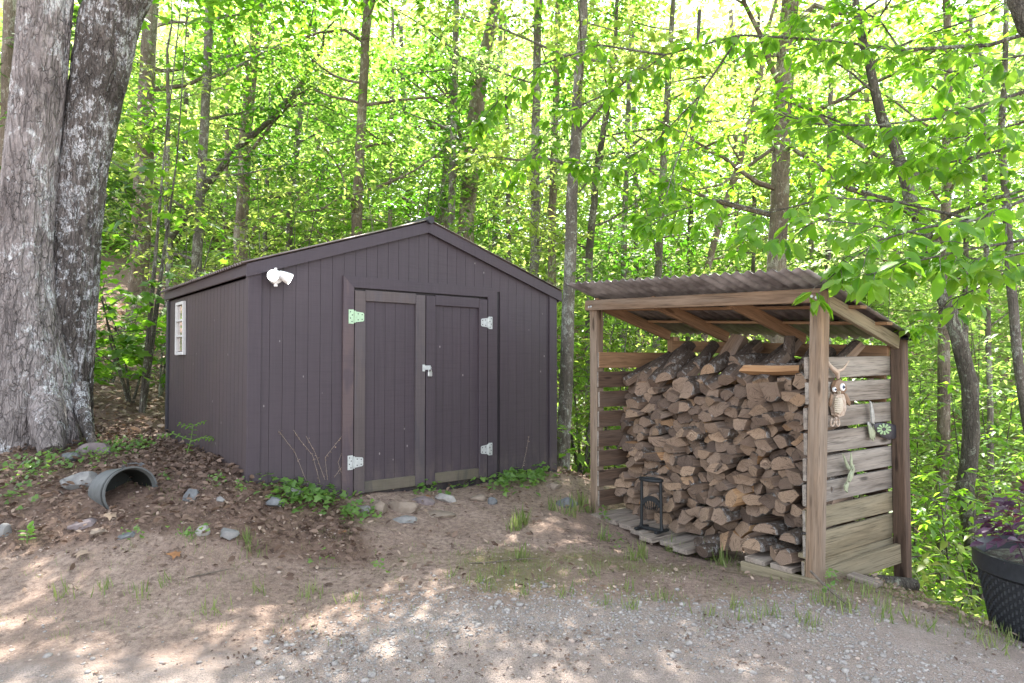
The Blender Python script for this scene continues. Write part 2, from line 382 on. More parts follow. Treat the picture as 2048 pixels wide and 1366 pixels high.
def saw_end():
    q = NB('sawn_end'); oi = q.n('ShaderNodeObjectInfo'); co = q.coord('gc', (60, 60, 60))
    n = q.noise(co, .75, 6, .7, .8); nl = q.noise(q.coord('gc', (24, 24, 24)), 1.0, 4, .6, 1.0)
    c1 = q.ramp(q.math('ADD', q.math('MULTIPLY', n, .5), q.math('MULTIPLY', nl, .5)), [(.40, (.085, .056, .04)), (.48, (.22, .162, .124)), (.55, (.36, .27, .20)), (.62, (.48, .385, .30))])
    sp = q.n('ShaderNodeSeparateXYZ'); ga = q.n('ShaderNodeAttribute'); ga.attribute_name = 'pith'; q.l(ga.outputs['Vector'], sp.inputs[0])
    ang = q.math('ARCTAN2', sp.outputs[1], sp.outputs[2]); rad = q.math('SQRT', q.math('ADD', q.math('MULTIPLY', sp.outputs[1], sp.outputs[1]), q.math('MULTIPLY', sp.outputs[2], sp.outputs[2])))
    cb = q.n('ShaderNodeCombineXYZ'); q.l(q.math('MULTIPLY', ang, 5.0), cb.inputs[0]); q.l(q.math('MULTIPLY', rad, 9.0), cb.inputs[1]); q.l(sp.outputs[0], cb.inputs[2])
    chk = q.ramp(q.noise(cb.outputs[0], 1.6, 4, .6, .3), [(.36, (1, 1, 1)), (.42, (0, 0, 0))]); rg = q.math('SINE', q.math('ADD', q.math('MULTIPLY', rad, 620.0), q.math('MULTIPLY', nl, 9.0)))
    c1 = q.mix(q.math('MULTIPLY', q.g(rg, .2, 1.0), .35), c1, (.13, .09, .065)); c1 = q.mix(q.math('MULTIPLY', chk, .8), c1, (.05, .034, .026))
    tone = q.ramp(oi.outputs['Random'], [(0, (.38, .36, .37)), (.3, (.72, .68, .66)), (.65, (.95, .90, .86)), (.93, (1.12, 1.04, .93)), (1, (1.2, 1.03, .82))])
    c = q.mix(1.0, c1, tone, 'MULTIPLY')
    cr = q.noise(q.coord('gc', (14, 60, 200)), 1.0, 4, .6, 1.0); c = q.mix(q.math('MULTIPLY', q.g(cr, .6, .72), .55), c, (.09, .055, .04))
    q.color(c).rough(.9).bump(n, .6, .006); M['sawn_end'] = q.m
saw_end()
def bark(name, dark, mid, light, lich, lich_amt, sc=1.0, stretch=.22, bump=1.0, lich_scale=9, deep=.02):
    q = NB(name); co = q.coord('Object', (sc, sc, sc * stretch)); co1 = q.coord('Object', (1, 1, .7)); co2 = q.coord('Object', (sc, sc, sc * .6))
    na = q.noise(co, 13, 3, .5, .5); nb_ = q.noise(co, 30, 4, .6, .8); brk = q.noise(co2, 26, 3, .6); fine = q.noise(co2, 75, 5, .65); big = q.noise(co1, 2.2, 4, .6)
    ra = q.math('ABSOLUTE', q.math('SUBTRACT', na, .5)); rb = q.math('ABSOLUTE', q.math('SUBTRACT', nb_, .5))
    wn = q.n('ShaderNodeTexNoise'); wn.inputs['Scale'].default_value = 9; wn.inputs['Detail'].default_value = 4; q.l(co2, wn.inputs['Vector'])
    vm = q.n('ShaderNodeVectorMath', operation='MULTIPLY_ADD'); q.l(wn.outputs['Color'], vm.inputs[0]); vm.inputs[1].default_value = (.11, .11, .11); q.l(q.coord('Object', (sc, sc, sc * stretch * 1.5)), vm.inputs[2])
    pl_ = q.voro(vm.outputs[0], 19, 'DISTANCE_TO_EDGE'); pm = q.g(q.noise(co2, 5, 3, .6), .40, .56)
    cv = q.math('MULTIPLY', q.ramp(pl_, [(.0, (1, 1, 1)), (.05, (0, 0, 0))]), pm)
    ca = q.ramp(ra, [(.0, (1, 1, 1)), (.03, (0, 0, 0))]); cb = q.ramp(rb, [(.0, (1, 1, 1)), (.03, (0, 0, 0))])
    crack = q.math('MAXIMUM', q.math('MULTIPLY', ca, .75), q.math('MULTIPLY', cb, .45)); crack = q.math('MULTIPLY', crack, q.g(brk, .36, .56)); crack = q.math('MAXIMUM', crack, cv)
    tone = q.math('ADD', q.math('MULTIPLY', big, .55), q.math('ADD', q.math('MULTIPLY', brk, .25), q.math('MULTIPLY', fine, .2)))
    c = q.ramp(tone, [(.36, dark), (.5, mid), (.62, light)])
    l1 = q.noise(co1, lich_scale, 6, .72, .5); lm = q.g(q.math('ADD', l1, q.math('MULTIPLY', big, .5)), .82 - .1 * lich_amt, .87 - .1 * lich_amt)
    lm = q.math('MULTIPLY', lm, q.g(fine, .40, .52)); lm = q.math('MAXIMUM', lm, q.math('MULTIPLY', q.g(q.noise(co1, 38, 3, .7), .66, .72), .5 * min(lich_amt * 2 + .3, 1))); c = q.mix(lm, c, lich)
    c = q.mix(q.math('MULTIPLY', crack, .8), c, tuple(a * .3 for a in dark))
    q.color(c).rough(.92)
    h = q.math('ADD', q.math('SUBTRACT', q.math('MULTIPLY', q.g(ra, 0, .1), .7), q.math('MULTIPLY', crack, .5)), q.math('ADD', q.math('MULTIPLY', brk, .5), q.math('MULTIPLY', fine, .4)))
    q.bump(h, bump, deep); M[name] = q.m
bark('bark_big', (.13, .11, .105), (.27, .235, .225), (.38, .34, .335), (.56, .56, .56), .1, 1.0, .2, 1.0, 7, .03)
bark('bark_big_dark', (.055, .046, .041), (.135, .116, .106), (.22, .19, .18), (.52, .52, .53), .55, 1.2, .22, 1.0, 15, .03)
bark('bark_grey', (.085, .074, .062), (.155, .135, .115), (.23, .205, .18), (.40, .41, .36), .35, 2.2, .2, .8, 16, .012)
bark('bark_brown', (.11, .085, .065), (.19, .15, .115), (.27, .225, .18), (.4, .38, .32), .2, 2.0, .16, .9, 14, .012)
bark('bark_dark', (.06, .052, .042), (.12, .105, .085), (.2, .175, .145), (.34, .36, .28), .25, 2.2, .16, 1.0, 16, .015)
bark('bark_log', (.05, .036, .028), (.12, .088, .068), (.21, .165, .135), (.40, .38, .36), .15, 3.0, .5, 1.0, 22, .01)
def paint(name, base, warm, patch=None, spots=True):
    q = NB(name); co = q.coord('Object'); n = q.noise(co, 1.1, 4, .6); n2 = q.noise(q.coord('Object', (14, 14, 1.2)), 3, 4, .6); n3 = q.noise(co, 45, 3, .6)
    c = q.mix(q.g(n, .35, .65), base, warm)
    c = q.mix(q.math('MULTIPLY', q.g(n2, .5, .75), .35), c, tuple(a * .72 for a in base))
    if patch:
        pm = q.noise(q.coord('Object', (3, 3, .9)), 1.8, 3, .5, .6); c = q.mix(q.math('MULTIPLY', q.g(pm, .50, .57), .8), c, patch)
    sx_ = q.n('ShaderNodeSeparateXYZ'); q.l(co, sx_.inputs[0]); mud = q.math('MULTIPLY', q.ramp(sx_.outputs[2], [(.42, (1, 1, 1)), (.72, (0, 0, 0))]), q.g(q.noise(q.coord('Object', (6, 6, 2.5)), 2.0, 5, .7), .45, .66)); c = q.mix(q.math('MULTIPLY', mud, .45), c, (.15, .12, .10))
    if spots:
        v = q.voro(q.coord('Object', (1, 1, .55)), 8.0); c = q.mix(q.math('MULTIPLY', q.ramp(v, [(.035, (1, 1, 1)), (.055, (0, 0, 0))]), .7), c, (.34, .31, .30))
    hl = q.noise(q.coord('Object', (2.5, 2.5, 60)), 1.5, 4, .6)
    vl = q.noise(q.coord('Object', (70, 70, 1.5)), 1.2, 3, .6); c = q.mix(q.math('MULTIPLY', q.g(vl, .40, .66), .30), c, tuple(a * 1.45 for a in base)); c = q.mix(q.math('MULTIPLY', q.g(hl, .5, .66), .22), c, tuple(a * .6 for a in base))
    q.color(c).rough(.55).bump(q.math('ADD', hl, q.math('MULTIPLY', n3, .4)), .28, .004); M[name] = q.m
paint('paint_dark', (0.0503, 0.0399, 0.0466), (0.0556, 0.0427, 0.0504))
paint('paint_trim', (0.0492, 0.0389, 0.0466), (0.0546, 0.0418, 0.0485), None, False)
paint('paint_groove', (.026, .022, .025), (.03, .025, .028), None, False)
paint('paint_side', (0.0524, 0.0408, 0.0446), (0.0631, 0.0466, 0.0466))
paint('paint_patchy', (0.0663, 0.0503, 0.0582), (0.0749, 0.0551, 0.0621), (0.1070, 0.0760, 0.0737), False)
paint('paint_primer', (.088, .070, .068), (.074, .060, .060), (.075, .064, .07), False)
paint('paint_primer2', (.082, .068, .070), (.075, .062, .066), (.060, .053, .060), False)
paint('paint_mossy', (.078, .067, .052), (.115, .10, .074), (.06, .055, .050), False)
def simple(name, col, rough=.6, metal=0.0, var=.0, bump=.0, scale=40, col2=None):
    q = NB(name); q.b.inputs['Metallic'].default_value = metal; q.rough(rough)
    n = q.noise(q.coord('Object'), scale, 4, .6)
    q.color(q.mix(q.g(n, .35, .68), col, col2 if col2 else tuple(a * (1 - var) for a in col)))
    if bump: q.bump(n, bump, .004)
    M[name] = q.m; return q
simple('galvanised', (.52, .54, .53), .45, .35, .25, .1)
simple('hinge_green', (.40, .56, .38), .45, .2, .2, .1)
simple('screw', (.05, .05, .05), .5, .6)
simple('black_gap', (.008, .008, .009), 1.0)
simple('padlock_steel', (.55, .55, .55), .35, .7, .3)
simple('roof_metal', (.20, .165, .155), .5, .35, .4, .1, 6, (.13, .10, .095))
simple('roof_under', (.13, .112, .108), .42, .45, .5, .1, 5, (.34, .31, .30))
simple('white_plastic', (.78, .77, .76), .4, 0, .06)
simple('window_white', (.55, .54, .53), .5, 0, .12)
simple('iron', (.032, .034, .036), .5, .3, .4, .25, 120)
simple('pot_black', (.028, .030, .034), .42, 0, .3, .1)
simple('tub_grey', (.105, .11, .108), .6, 0, .25, .15, 18)
simple('tub_inside_shade', (.016, .018, .016), .7, 0, .3)  # near-black colour stands in for the shade inside the tub
simple('tub_band', (.03, .033, .033), .6)
simple('rock_grey', (0.137, 0.133, 0.130), .9, 0, 0, .9, 14, (0.238, 0.227, 0.216))
simple('rock_tan', (0.158, 0.122, 0.094), .9, 0, 0, .9, 14, (0.238, 0.191, 0.151))
simple('rock_blue', (0.086, 0.090, 0.094), .9, 0, 0, .9, 14, (0.166, 0.169, 0.173))
simple('rock_pale', (0.230, 0.212, 0.198), .9, 0, 0, .9, 16, (0.346, 0.328, 0.306))
simple('rock_purple', (0.137, 0.108, 0.108), .9, 0, 0, .9, 14, (0.209, 0.173, 0.169))
simple('gravel_stone', (.185, .17, .16), .9, 0, 0, .6, 30, (.345, .315, .29))
simple('gravel_tan', (.30, .23, .19), .9, 0, 0, .5, 30, (.44, .36, .305))
simple('brick_rust', (.27, .12, .065), .9, 0, .4, .6, 60)
simple('dry_stem', (.38, .30, .24), .9, 0, .3)
simple('stem_green', (.12, .20, .05), .7, 0, .3)
simple('twig', (.13, .105, .085), .9, 0, .4)
simple('antler', (.48, .39, .32), .6, 0, .3, .2, 20, (.45, .33, .25))
simple('ceramic_cream', (.50, .43, .34), .45, 0, .15)
simple('ceramic_brown', (.24, .15, .095), .5, 0, .3)
simple('ceramic_tan', (.33, .24, .18), .7, 0, .3, 0, 60, (.50, .42, .35))
simple('enamel_white', (.8, .8, .8), .3)
simple('enamel_blue', (.10, .13, .2), .3)
simple('tin_grey', (.36, .36, .34), .45, .3, .35, .2, 40)
simple('tin_green', (.34, .37, .25), .5, .1, .3, .2, 30)
simple('plate_dark', (.045, .042, .05), .5, .1, .3)
simple('petal_green', (.29, .42, .22), .5, 0, .2)
simple('leaf_scrap_orange', (.26, .125, .055), .8, 0, .4)
simple('leaf_scrap_tan', (.30, .22, .155), .85, 0, .3)
q = NB('lamp_glow'); q.color((.8, .8, .8)); q.b.inputs['Emission Color'].default_value = (1, .97, .92, 1); q.b.inputs['Emission Strength'].default_value = 3.0; M['lamp_glow'] = q.m
q = NB('window_glass'); q.color((.36, .29, .25)); q.rough(.06); q.b.inputs['Specular IOR Level'].default_value = .9; q.b.inputs['Coat Weight'].default_value = 1.0; q.b.inputs['Coat Roughness'].default_value = .03; M['window_glass'] = q.m  # tan base colour stands in for the hillside reflected in the panes
# ------------------------------------------------------------------ ground
def lines(lo, hi, a, b, step, grow):
    xs = list(np.arange(a, b + 1e-6, step)); s = step; x = b
    while x < hi: s *= grow; x += s; xs.append(x)
    s = step; x = a; left = []
    while x > lo: s *= grow; x -= s; left.append(x)
    return np.array(left[::-1] + xs)
gx = lines(-170, 170, -5.0, 4.2, .034, 1.10); gy = lines(-120, 230, 2.6, 7.8, .034, 1.10)
GX, GY = np.meshgrid(gx, gy); GZ = height(GX, GY); nx, ny = len(gx), len(gy)
Vg = np.stack([GX.ravel(), GY.ravel(), GZ.ravel()], 1)
ii = np.arange(nx * ny).reshape(ny, nx)
Fg = np.stack([ii[:-1, :-1].ravel(), ii[:-1, 1:].ravel(), ii[1:, 1:].ravel(), ii[1:, :-1].ravel()], 1)
ground = np_mesh('ground', Vg, Fg, M['ground'], smooth=True); kind(ground, 'structure')
X, Y = Vg[:, 0], Vg[:, 1]
gedge = 4.35 + .16 * X * (X > -.9) - .25 * (X < -.9) * (X + .9) * -1.0
def gravel_mask(X, Y):
    e = 4.25 - .45 * sstep(-.5, -1.5, X) - .22 * np.abs(X - .4) * .5 + .2 * fbm(X * 1.4, Y * 1.4, 3, 21)
    return sstep(e + .45, e - .55, Y) * .9
def moss_mask(X, Y):
    m = sstep(3.95, 4.35, Y) * sstep(5.2, 4.7, Y) * sstep(-1.6, -.6, X)
    return m * (.55 + .9 * fbm(X * 1.8, Y * 1.8, 3, 31))
zone = np.stack([gravel_mask(X, Y), litter_mask(X, Y), np.clip(moss_mask(X, Y), 0, 1), np.ones(len(X))], 1).astype(np.float32)
za = ground.data.attributes.new('zone', 'FLOAT_COLOR', 'POINT'); za.data.foreach_set('color', zone.ravel())

# ------------------------------------------------------------------ the dark shed
KS = 5.15; yaw = .6737
su = Vector((math.cos(yaw), math.sin(yaw), 0)); sv = Vector((-math.sin(yaw), math.cos(yaw), 0)); SO = Vector((-.3853 * KS, KS, 0)); Z3 = Vector((0, 0, 1))
def SH(a, b, z): return SO + su * a + sv * b + Z3 * z
SW, SD = .6093 * KS, .5206 * KS
DX0, DX1, OX0, OX1, ZDT, ZOT, ZDB = .1666 * KS, .4358 * KS, .1483 * KS, .4571 * KS, EYE + .1214 * KS, EYE + .1393 * KS, EYE - .2114 * KS
ZEB = EYE + .1269 * KS; ZPK = EYE + .2453 * KS; AM = SW / 2; SLP = .328
def zr(a): return ZPK - SLP * abs(a - AM)
shed = thing('garden_shed', 'dark purple grey wooden shed with double doors and shallow gable roof', 'shed', SH(AM, SD / 2, .4))
def wpoly(name, pts, thick, mat, parent=shed, nrm=None):
    m = MB(); m.prism(pts, thick, 0); return m.build(name, mat, parent)
zb0 = .34
# sheathing behind the boards: front with gable, back, both sides
g = [SH(.02, .03, zb0), SH(SW - .02, .03, zb0), SH(SW - .02, .03, zr(SW) - .03), SH(AM, .03, ZPK - .03), SH(.02, .03, zr(0) - .03)]
wpoly('wall', g, sv * .02, M['paint_groove'])
wpoly('wall', [p + sv * (SD - .05) for p in g], sv * .02, M['paint_side'])
wpoly('wall', [SH(.03, .05, zb0), SH(.03, SD - .02, zb0 + .1), SH(.03, SD - .02, ZEB), SH(.03, .05, ZEB)], su * .015, M['paint_groove'])
wpoly('wall', [SH(SW - .035, .05, zb0), SH(SW - .035, SD - .02, zb0), SH(SW - .035, SD - .02, ZEB), SH(SW - .035, .05, ZEB)], su * .02, M['paint_dark'])
def board_front(a0, a1, zlo, par=shed, dep=.018, top=None, mat='paint_dark'):
    g_ = .0013; a0 += g_; a1 -= g_
    t = (lambda a: zr(a) - .03) if top is None else (lambda a: top)
    pts = [SH(a0, dep, zlo), SH(a1, dep, zlo)]
    if top is None and a0 < AM < a1: pts += [SH(a1, dep, t(a1)), SH(AM, dep, t(AM)), SH(a0, dep, t(a0))]
    else: pts += [SH(a1, dep, t(a1)), SH(a0, dep, t(a0))]
    m = MB(); m.prism(pts, sv * (.0115 + random.uniform(-.001, .001)), 0); return m.build('siding_board', M[mat], par)
st = .1016
edges = [.1]
a = .1 + .068
while a < SW - .1 - .02: edges.append(a); a += st
edges.append(SW - .1)
cuts = sorted(set([round(e, 4) for e in edges]))
for a0, a1 in zip(cuts[:-1], cuts[1:]):
    if a1 <= OX0 + .03 or a0 >= OX1 - .03: board_front(a0, a1, zb0)
    else: board_front(a0, a1, ZOT - .03)
# left side wall boards
b = .07; seams = [.07]
while b < SD - .09: b += st; seams.append(min(b, SD - .07))
for i, (b0, b1) in enumerate(zip(seams[:-1], seams[1:])):
    if b1 - b0 < .02: continue
    gp = .006 if i in (7, 19) else .003
    m = MB(); m.prism([SH(.018, b0 + gp, zb0 + .04 * b0), SH(.018, b0 + gp, ZEB - .01), SH(.018, b1 - .0015, ZEB - .01), SH(.018, b1 - .0015, zb0 + .04 * b1)], su * (.011 + random.uniform(-.001, .001)), 0)
    m.build('siding_board', M['paint_side'], shed)
# corner boards
for (pa, pb, w_, dd, ax, mt) in ((SH(.05, .009, 0), None, .1, .018, 0, 'paint_trim'), (SH(SW - .05, .009, 0), None, .1, .018, 0, 'paint_trim')):
    m = MB(); m.beam(pa + Z3 * zb0, pa + Z3 * (zr(.05) - .05), w_, dd, sv); m.build('corner_board', M[mt], shed)
m = MB(); m.beam(SH(.009, .044, zb0), SH(.009, .044, ZEB - .002), .052, .018, su); m.build('corner_board', M['paint_side'], shed)
m = MB(); m.beam(SH(.009, SD - .035, zb0), SH(.009, SD - .035, ZEB - .002), .07, .022, su); m.build('corner_board', M['plate_dark'], shed)
# rake boards and eave fascia
def rake(a0, a1):
    hgt = .098; t = [SH(a0, -.022, zr(a0)), SH(a1, -.022, zr(a1))]
    m = MB(); m.prism([t[0], t[0] - Z3 * hgt, t[1] - Z3 * hgt, t[1]], sv * .02, 0); return m.build('rake_board', M['paint_trim'], shed)
rake(-.022, AM); rake(AM + .002, SW + .05)
m = MB(); m.beam(SH(-.011, .001, (ZEB + zr(-.022)) / 2 + .001), SH(-.011, SD + .02, (ZEB + zr(-.022)) / 2 + .001), .02, zr(-.022) - ZEB - .004, Z3); m.build('fascia_board', M['paint_side'], shed)
m = MB(); m.beam(SH(SW + .03, .001, 2.17), SH(SW + .03, SD, 2.17), .02, .085, Z3); m.build('fascia_board', M['paint_trim'], shed)
def corrugated(name, P, na, n_w, amp, th, mats, parent, nrm, ph=0.0):
    """P(s,t): s across the waves 0..1, t along them; real sheet with thickness"""
    ns = n_w * 8; V = []; 
    for lay in (0, 1):
        for j in range(na + 1):
            for i in range(ns + 1):
                w_ = math.sin(2 * math.pi * i / 8 + ph) * amp
                V.append(tuple(P(i / ns, j / na) + nrm * (w_ - lay * th)))
    k = (ns + 1) * (na + 1); F = []
    for j in range(na):
        for i in range(ns):
            q = j * (ns + 1) + i; F.append((q, q + 1, q + ns + 2, q + ns + 1)); F.append((k + q, k + q + ns + 1, k + q + ns + 2, k + q + 1))
    for i in range(ns):
        F.append((i, k + i, k + i + 1, i + 1)); q = na * (ns + 1) + i; F.append((q, q + 1, k + q + 1, k + q))
    for j in range(na):
        q = j * (ns + 1); F.append((q, q + ns + 1, k + q + ns + 1, k + q)); q += ns; F.append((q, k + q, k + q + ns + 1, q + ns + 1))
    return np_mesh(name, V, F, mats, parent, smooth=False)
for sgn in (-1, 1):
    nrm = (Z3 + su * (SLP * sgn)).normalized()
    corrugated('roof_sheet', lambda s_, t_: SH(AM + sgn * t_ * (AM + .06), -.035 + s_ * (SD + .09), ZPK - SLP * t_ * (AM + .06) + .016), 1, 44, .009, .002, M['roof_metal'], shed, nrm)
m = MB(); m.tube([SH(AM, -.06 + .3 * i, ZPK + .012) for i in range(10)], .034, 10); m.build('ridge_cap', M['plate_dark'], shed, True)
# door trim, mitred
def trim(pts): 
    m = MB(); m.prism(pts, sv * .020, 0); m.build('door_trim', M['paint_patchy' if pts is TL else 'paint_trim'], shed)
TL = [SH(OX0, -.003, zb0), SH(DX0, -.003, zb0), SH(DX0, -.003, ZDT), SH(OX0, -.003, ZOT)]
trim(TL)
trim([SH(DX1, -.003, zb0), SH(OX1, -.003, zb0), SH(OX1, -.003, ZOT), SH(DX1, -.003, ZDT)])
trim([SH(OX0 + .001, -.003, ZOT), SH(DX0 + .001, -.003, ZDT), SH(DX1 - .001, -.003, ZDT), SH(OX1 - .001, -.003, ZOT)])
DM = 1.551
def hinge(door, ac, zc, side, mt):
    m = MB(); f = -.008
    m.box(SH(ac - side * .030, f + .002, zc), .046, .004, .118, su, sv)
    m.tube([SH(ac, f - .004, zc - .05), SH(ac, f - .004, zc + .05)], .007, 8)
    pts = [(.004, -.045), (.076, -.036), (.084, -.026), (.084, .026), (.076, .036), (.004, .045)]
    m.prism([SH(ac + side * x, f - .003, zc + z) for x, z in pts], sv * .003, 0)
    for x, z in ((-.038, .04), (-.022, .014), (-.038, -.012), (-.024, -.042), (.03, .025), (.03, -.025), (.066, .02), (.066, -.02)):
        m.lathe([(.0055, 0), (.004, .0025)], 7, SH(ac + side * x, f - (.0005 if x < 0 else .003), zc + z), -sv, 1)
    m.build('hinge', [M[mt], M['screw']], door)
def door(a0, a1, side, label):
    top = ZDT - .016; d = MB(); d.box(SH((a0 + a1) / 2, .035, (top + ZDB) / 2), a1 - a0, .01, top - ZDB, su, sv)
    d = d.build('door', M['paint_dark'], shed); d['label'] = label
    sw = .096; rh = .092
    for k, (x0, x1) in enumerate(((a0, a0 + sw), (a1 - sw, a1))):
        mt = ('paint_primer', 'paint_primer2')[k] if side > 0 else 'paint_trim'
        m = MB(); m.box(SH((x0 + x1) / 2, .009, (top + ZDB) / 2 - .004), sw, .032, top - ZDB - .01, su, sv); m.build('stile', M[mt], d)
    for z0, mt in ((top - rh, 'paint_primer' if side > 0 else 'paint_trim'), (ZDB + .004, 'paint_mossy')):
        m = MB(); m.box(SH((a0 + a1) / 2, .010, z0 + rh / 2), a1 - a0 - 2 * sw - .002, .028, rh, su, sv); m.build('rail', M[mt], d)
    n = 5; x0 = a0 + sw; stp = (a1 - a0 - 2 * sw) / n
    for i in range(n): board_front(x0 + i * stp, x0 + (i + 1) * stp, ZDB + rh - .01, d, .0185, top - rh + .01)
    ac = a0 - .005 if side > 0 else a1 + .005
    hinge(d, ac, ZDT - .245, side, 'hinge_green' if side > 0 else 'galvanised'); hinge(d, ac, ZDB + .265, side, 'galvanised')
    return d
d1 = door(DX0 + .009, DM - .005, 1, 'door with faded brown primer patches on its stiles and a pale green hinge')
d2 = door(DM + .005, DX1 - .009, -1, 'evenly dark door with two silver hinges')
m = MB(); zc = 1.452
m.box(SH(DM - .022, -.010, zc), .028, .004, .06, su, sv); m.prism([SH(DM + x, -.013, zc + z) for x, z in ((-.02, -.017), (.045, -.014), (.056, 0), (.045, .022), (-.02, .022))], sv * .003, 0)
m.box(SH(DM + .03, -.018, zc + .002), .012, .012, .022, su, sv); m.build('hasp', M['galvanised'], d1)
# window in the left wall
wb0, wb1, wz0, wz1 = 1.93, 2.235, 1.575, 2.10
m = MB(); fr = .030
for (p, q_, w_, h_, up) in ((SH(.006, wb0 + fr / 2, wz0), SH(0, wb0 + fr / 2, wz1), fr, .030, su), (SH(0, wb1 - fr / 2, wz0), SH(0, wb1 - fr / 2, wz1), fr, .030, su),
                            (SH(0, wb0 + fr, wz0 + fr / 2), SH(0, wb1 - fr, wz0 + fr / 2),   .030, fr, Z3), (SH(0, wb0 + fr, wz1 - fr / 2), SH(0, wb1 - fr, wz1 - fr / 2), .030, fr, Z3)):
    m.beam(p, q_, w_, h_, up)
win = m.build('window', M['window_white'], shed)
ph = (wz1 - wz0 - 2 * fr) / 3
for k in (1, 2):
    m = MB(); zz = wz0 + fr + ph * k; m.beam(SH(-.004, wb0 + fr, zz), SH(-.004, wb1 - fr, zz), .022, .02, Z3); m.build('muntin', M['window_white'], win)
for k in range(3):
    m = MB(); z0 = wz0 + fr + ph * k + .008; m.prism([SH(.006, wb0 + fr, z0), SH(.006, wb1 - fr, z0), SH(.006, wb1 - fr, z0 + ph - .016), SH(.006, wb0 + fr, z0 + ph - .016)], su * .004, 0); m.build('pane', M['window_glass'], win)
# padlock and floodlight hang on the shed: things of their own
pl = thing('padlock', 'small silver padlock hanging from the hasp between the shed doors', 'padlock', SH(DM + .034, -.02, zc - .05))
m = MB(); m.box(SH(DM + .034, -.022, zc - .055), .042, .02, .046, su, sv, ch=.005); m.build('lock_body', M['padlock_steel'], pl)
m = MB(); m.tube([SH(DM + .034 + .014 * math.cos(t), -.022, zc - .034 + .030 * max(0, math.sin(t))) for t in np.linspace(0, math.pi, 9)], .004, 6); m.build('shackle', M['padlock_steel'], pl, True)
fl = thing('floodlight', 'white twin head floodlight lit on the left end of the shed gable', 'floodlight', SH(.19, -.03, 2.16))
fc = SH(.19, -.03, 2.155)
m = MB(); m.lathe([(.050, 0), (.054, .006), (.052, .03), (.04, .038)], 20, fc + sv * .008, -sv); 
m.tube([fc + Z3 * .062 + sv * .0, fc + Z3 * .062 - sv * .01], .011, 8); m.box(fc - Z3 * .062 - sv * .01, .026, .02, .022, su, sv)
m.build('base_plate', M['white_plastic'], fl, True)
for ax, st_ in ((-su * .46 - sv * .78 - Z3 * .08, -su * .020), (su * .80 - sv * .35 - Z3 * .42, su * .038 + Z3 * .012)):
    ax = Vector(ax).normalized(); p = fc + Vector(st_) - sv * .045 + (Z3 * .006 if ax.dot(su) < 0 else Z3 * 0)
    m = MB(); m.lathe([(.018, -.035), (.027, -.028), (.036, .005), (.044, .05), (.045, .066), (.040, .066)], 20, p, ax); h_ = m.build('lamp_head', M['white_plastic'], fl, True)
    m = MB(); m.lathe([(.040, .060), (.0395, .067), (.03, .070), (.001, .071)], 20, p, ax); m.build('lens', M['lamp_glow'], h_, True)

# ------------------------------------------------------------------ the open firewood lean-to
LF = Vector((.695, 6.15, 0)); lu = Vector((.574, -.819, 0)); lv = Vector((.819, .574, 0)); LW, LD, PS = 2.22, 1.10, .089
def LL(a, b, z): return LF + lu * a + lv * b + Z3 * z
lean = thing('woodshed', 'open lean-to woodshed of brown timber with corrugated metal roof, full of firewood', 'lean-to', LL(LW / 2, LD / 2, .1))
TILT = .040
def zsh(a, b): return 2.105 - .055 * (a) - .287 * b         # underside of the roof sheet
def post(a, b, zlo, ztop, mat, da=0, db=0, lab=None):
    m = MB(); m.beam(LL(a + da, b + db, zlo), LL(a, b, ztop), PS, PS, lv, ch=.006); o = m.build('post', M[mat], lean)
    return o
h = PS / 2
post(h, h, .0, 2.03, 'timber_brown'); post(LW - h, h, -.1, 1.965, 'timber_brown', -.05, -.03)
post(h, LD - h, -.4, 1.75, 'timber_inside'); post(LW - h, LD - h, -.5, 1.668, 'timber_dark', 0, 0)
m = MB(); m.beam(LL(-.035, -.004, 2.014), LL(LW + .004, -.004, 2.014 - TILT * LW), .04, .091, Z3, ch=.004)
fb = m.build('front_beam', [M['timber_brown']], lean)
m = MB()
for a_ in (.02, .05, LW - .03, LW - .06): m.lathe([(.010, 0), (.010, .003), (.006, .005)], 10, LL(a_, -.024, 2.01 - TILT * a_ + random.uniform(-.02, .02)), -lv)
m.build('bolt_head', M['galvanised'], lean)
m = MB(); m.beam(LL(.09, 1.0, 1.66), LL(LW - .09, 1.0, 1.66 - TILT * LW), .038, .105, Z3); m.build('rear_beam', M['timber_inside'], lean)
for a_ in (.060, .74, 1.48, LW - .03):
    m = MB(); off = -.062; p0 = LL(a_, .018, zsh(a_, .018) + off); p1 = LL(a_, .975 if a_ < 2 else 1.0, zsh(a_, .975) + off)
    m.beam(p0, p1, .038, .092, Z3); m.build('rafter', M['timber_inside' if a_ < 2 else 'timber_olive'], lean)
for b_ in (.36, .70):
    m = MB(); m.beam(LL(.02, b_, zsh(0, b_) - .013), LL(LW + .07, b_, zsh(LW + .05, b_) - .013), .08, .022, Z3); m.build('purlin', M['timber_inside'], lean)
nrm = (lv * .287 + Z3).normalized()
corrugated('roof_sheet', lambda s_, t_: LL(-.05 + s_ * (LW + .11), -.26 + t_ * 1.40, zsh(-.05 + s_ * (LW + .11), -.26 + t_ * 1.40) + .016), 2, 26, .0125, .0015, M['roof_under'], lean, nrm)
m = MB(); m.beam(LL(LW - .09, LD + .02, zsh(LW, LD) + .006), LL(LW + .06, LD + .02, zsh(LW, LD) - .002), .06, .018, Z3); m.build('roof_edge_strip', M['plate_dark'], lean)
for i in range(8):
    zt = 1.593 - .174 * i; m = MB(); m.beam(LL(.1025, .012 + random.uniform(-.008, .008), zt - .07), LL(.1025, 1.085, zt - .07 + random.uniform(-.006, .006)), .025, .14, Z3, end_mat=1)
    m.build('slat', [M['timber_dark' if i else 'timber_inside'], M['timber_grey']], lean)
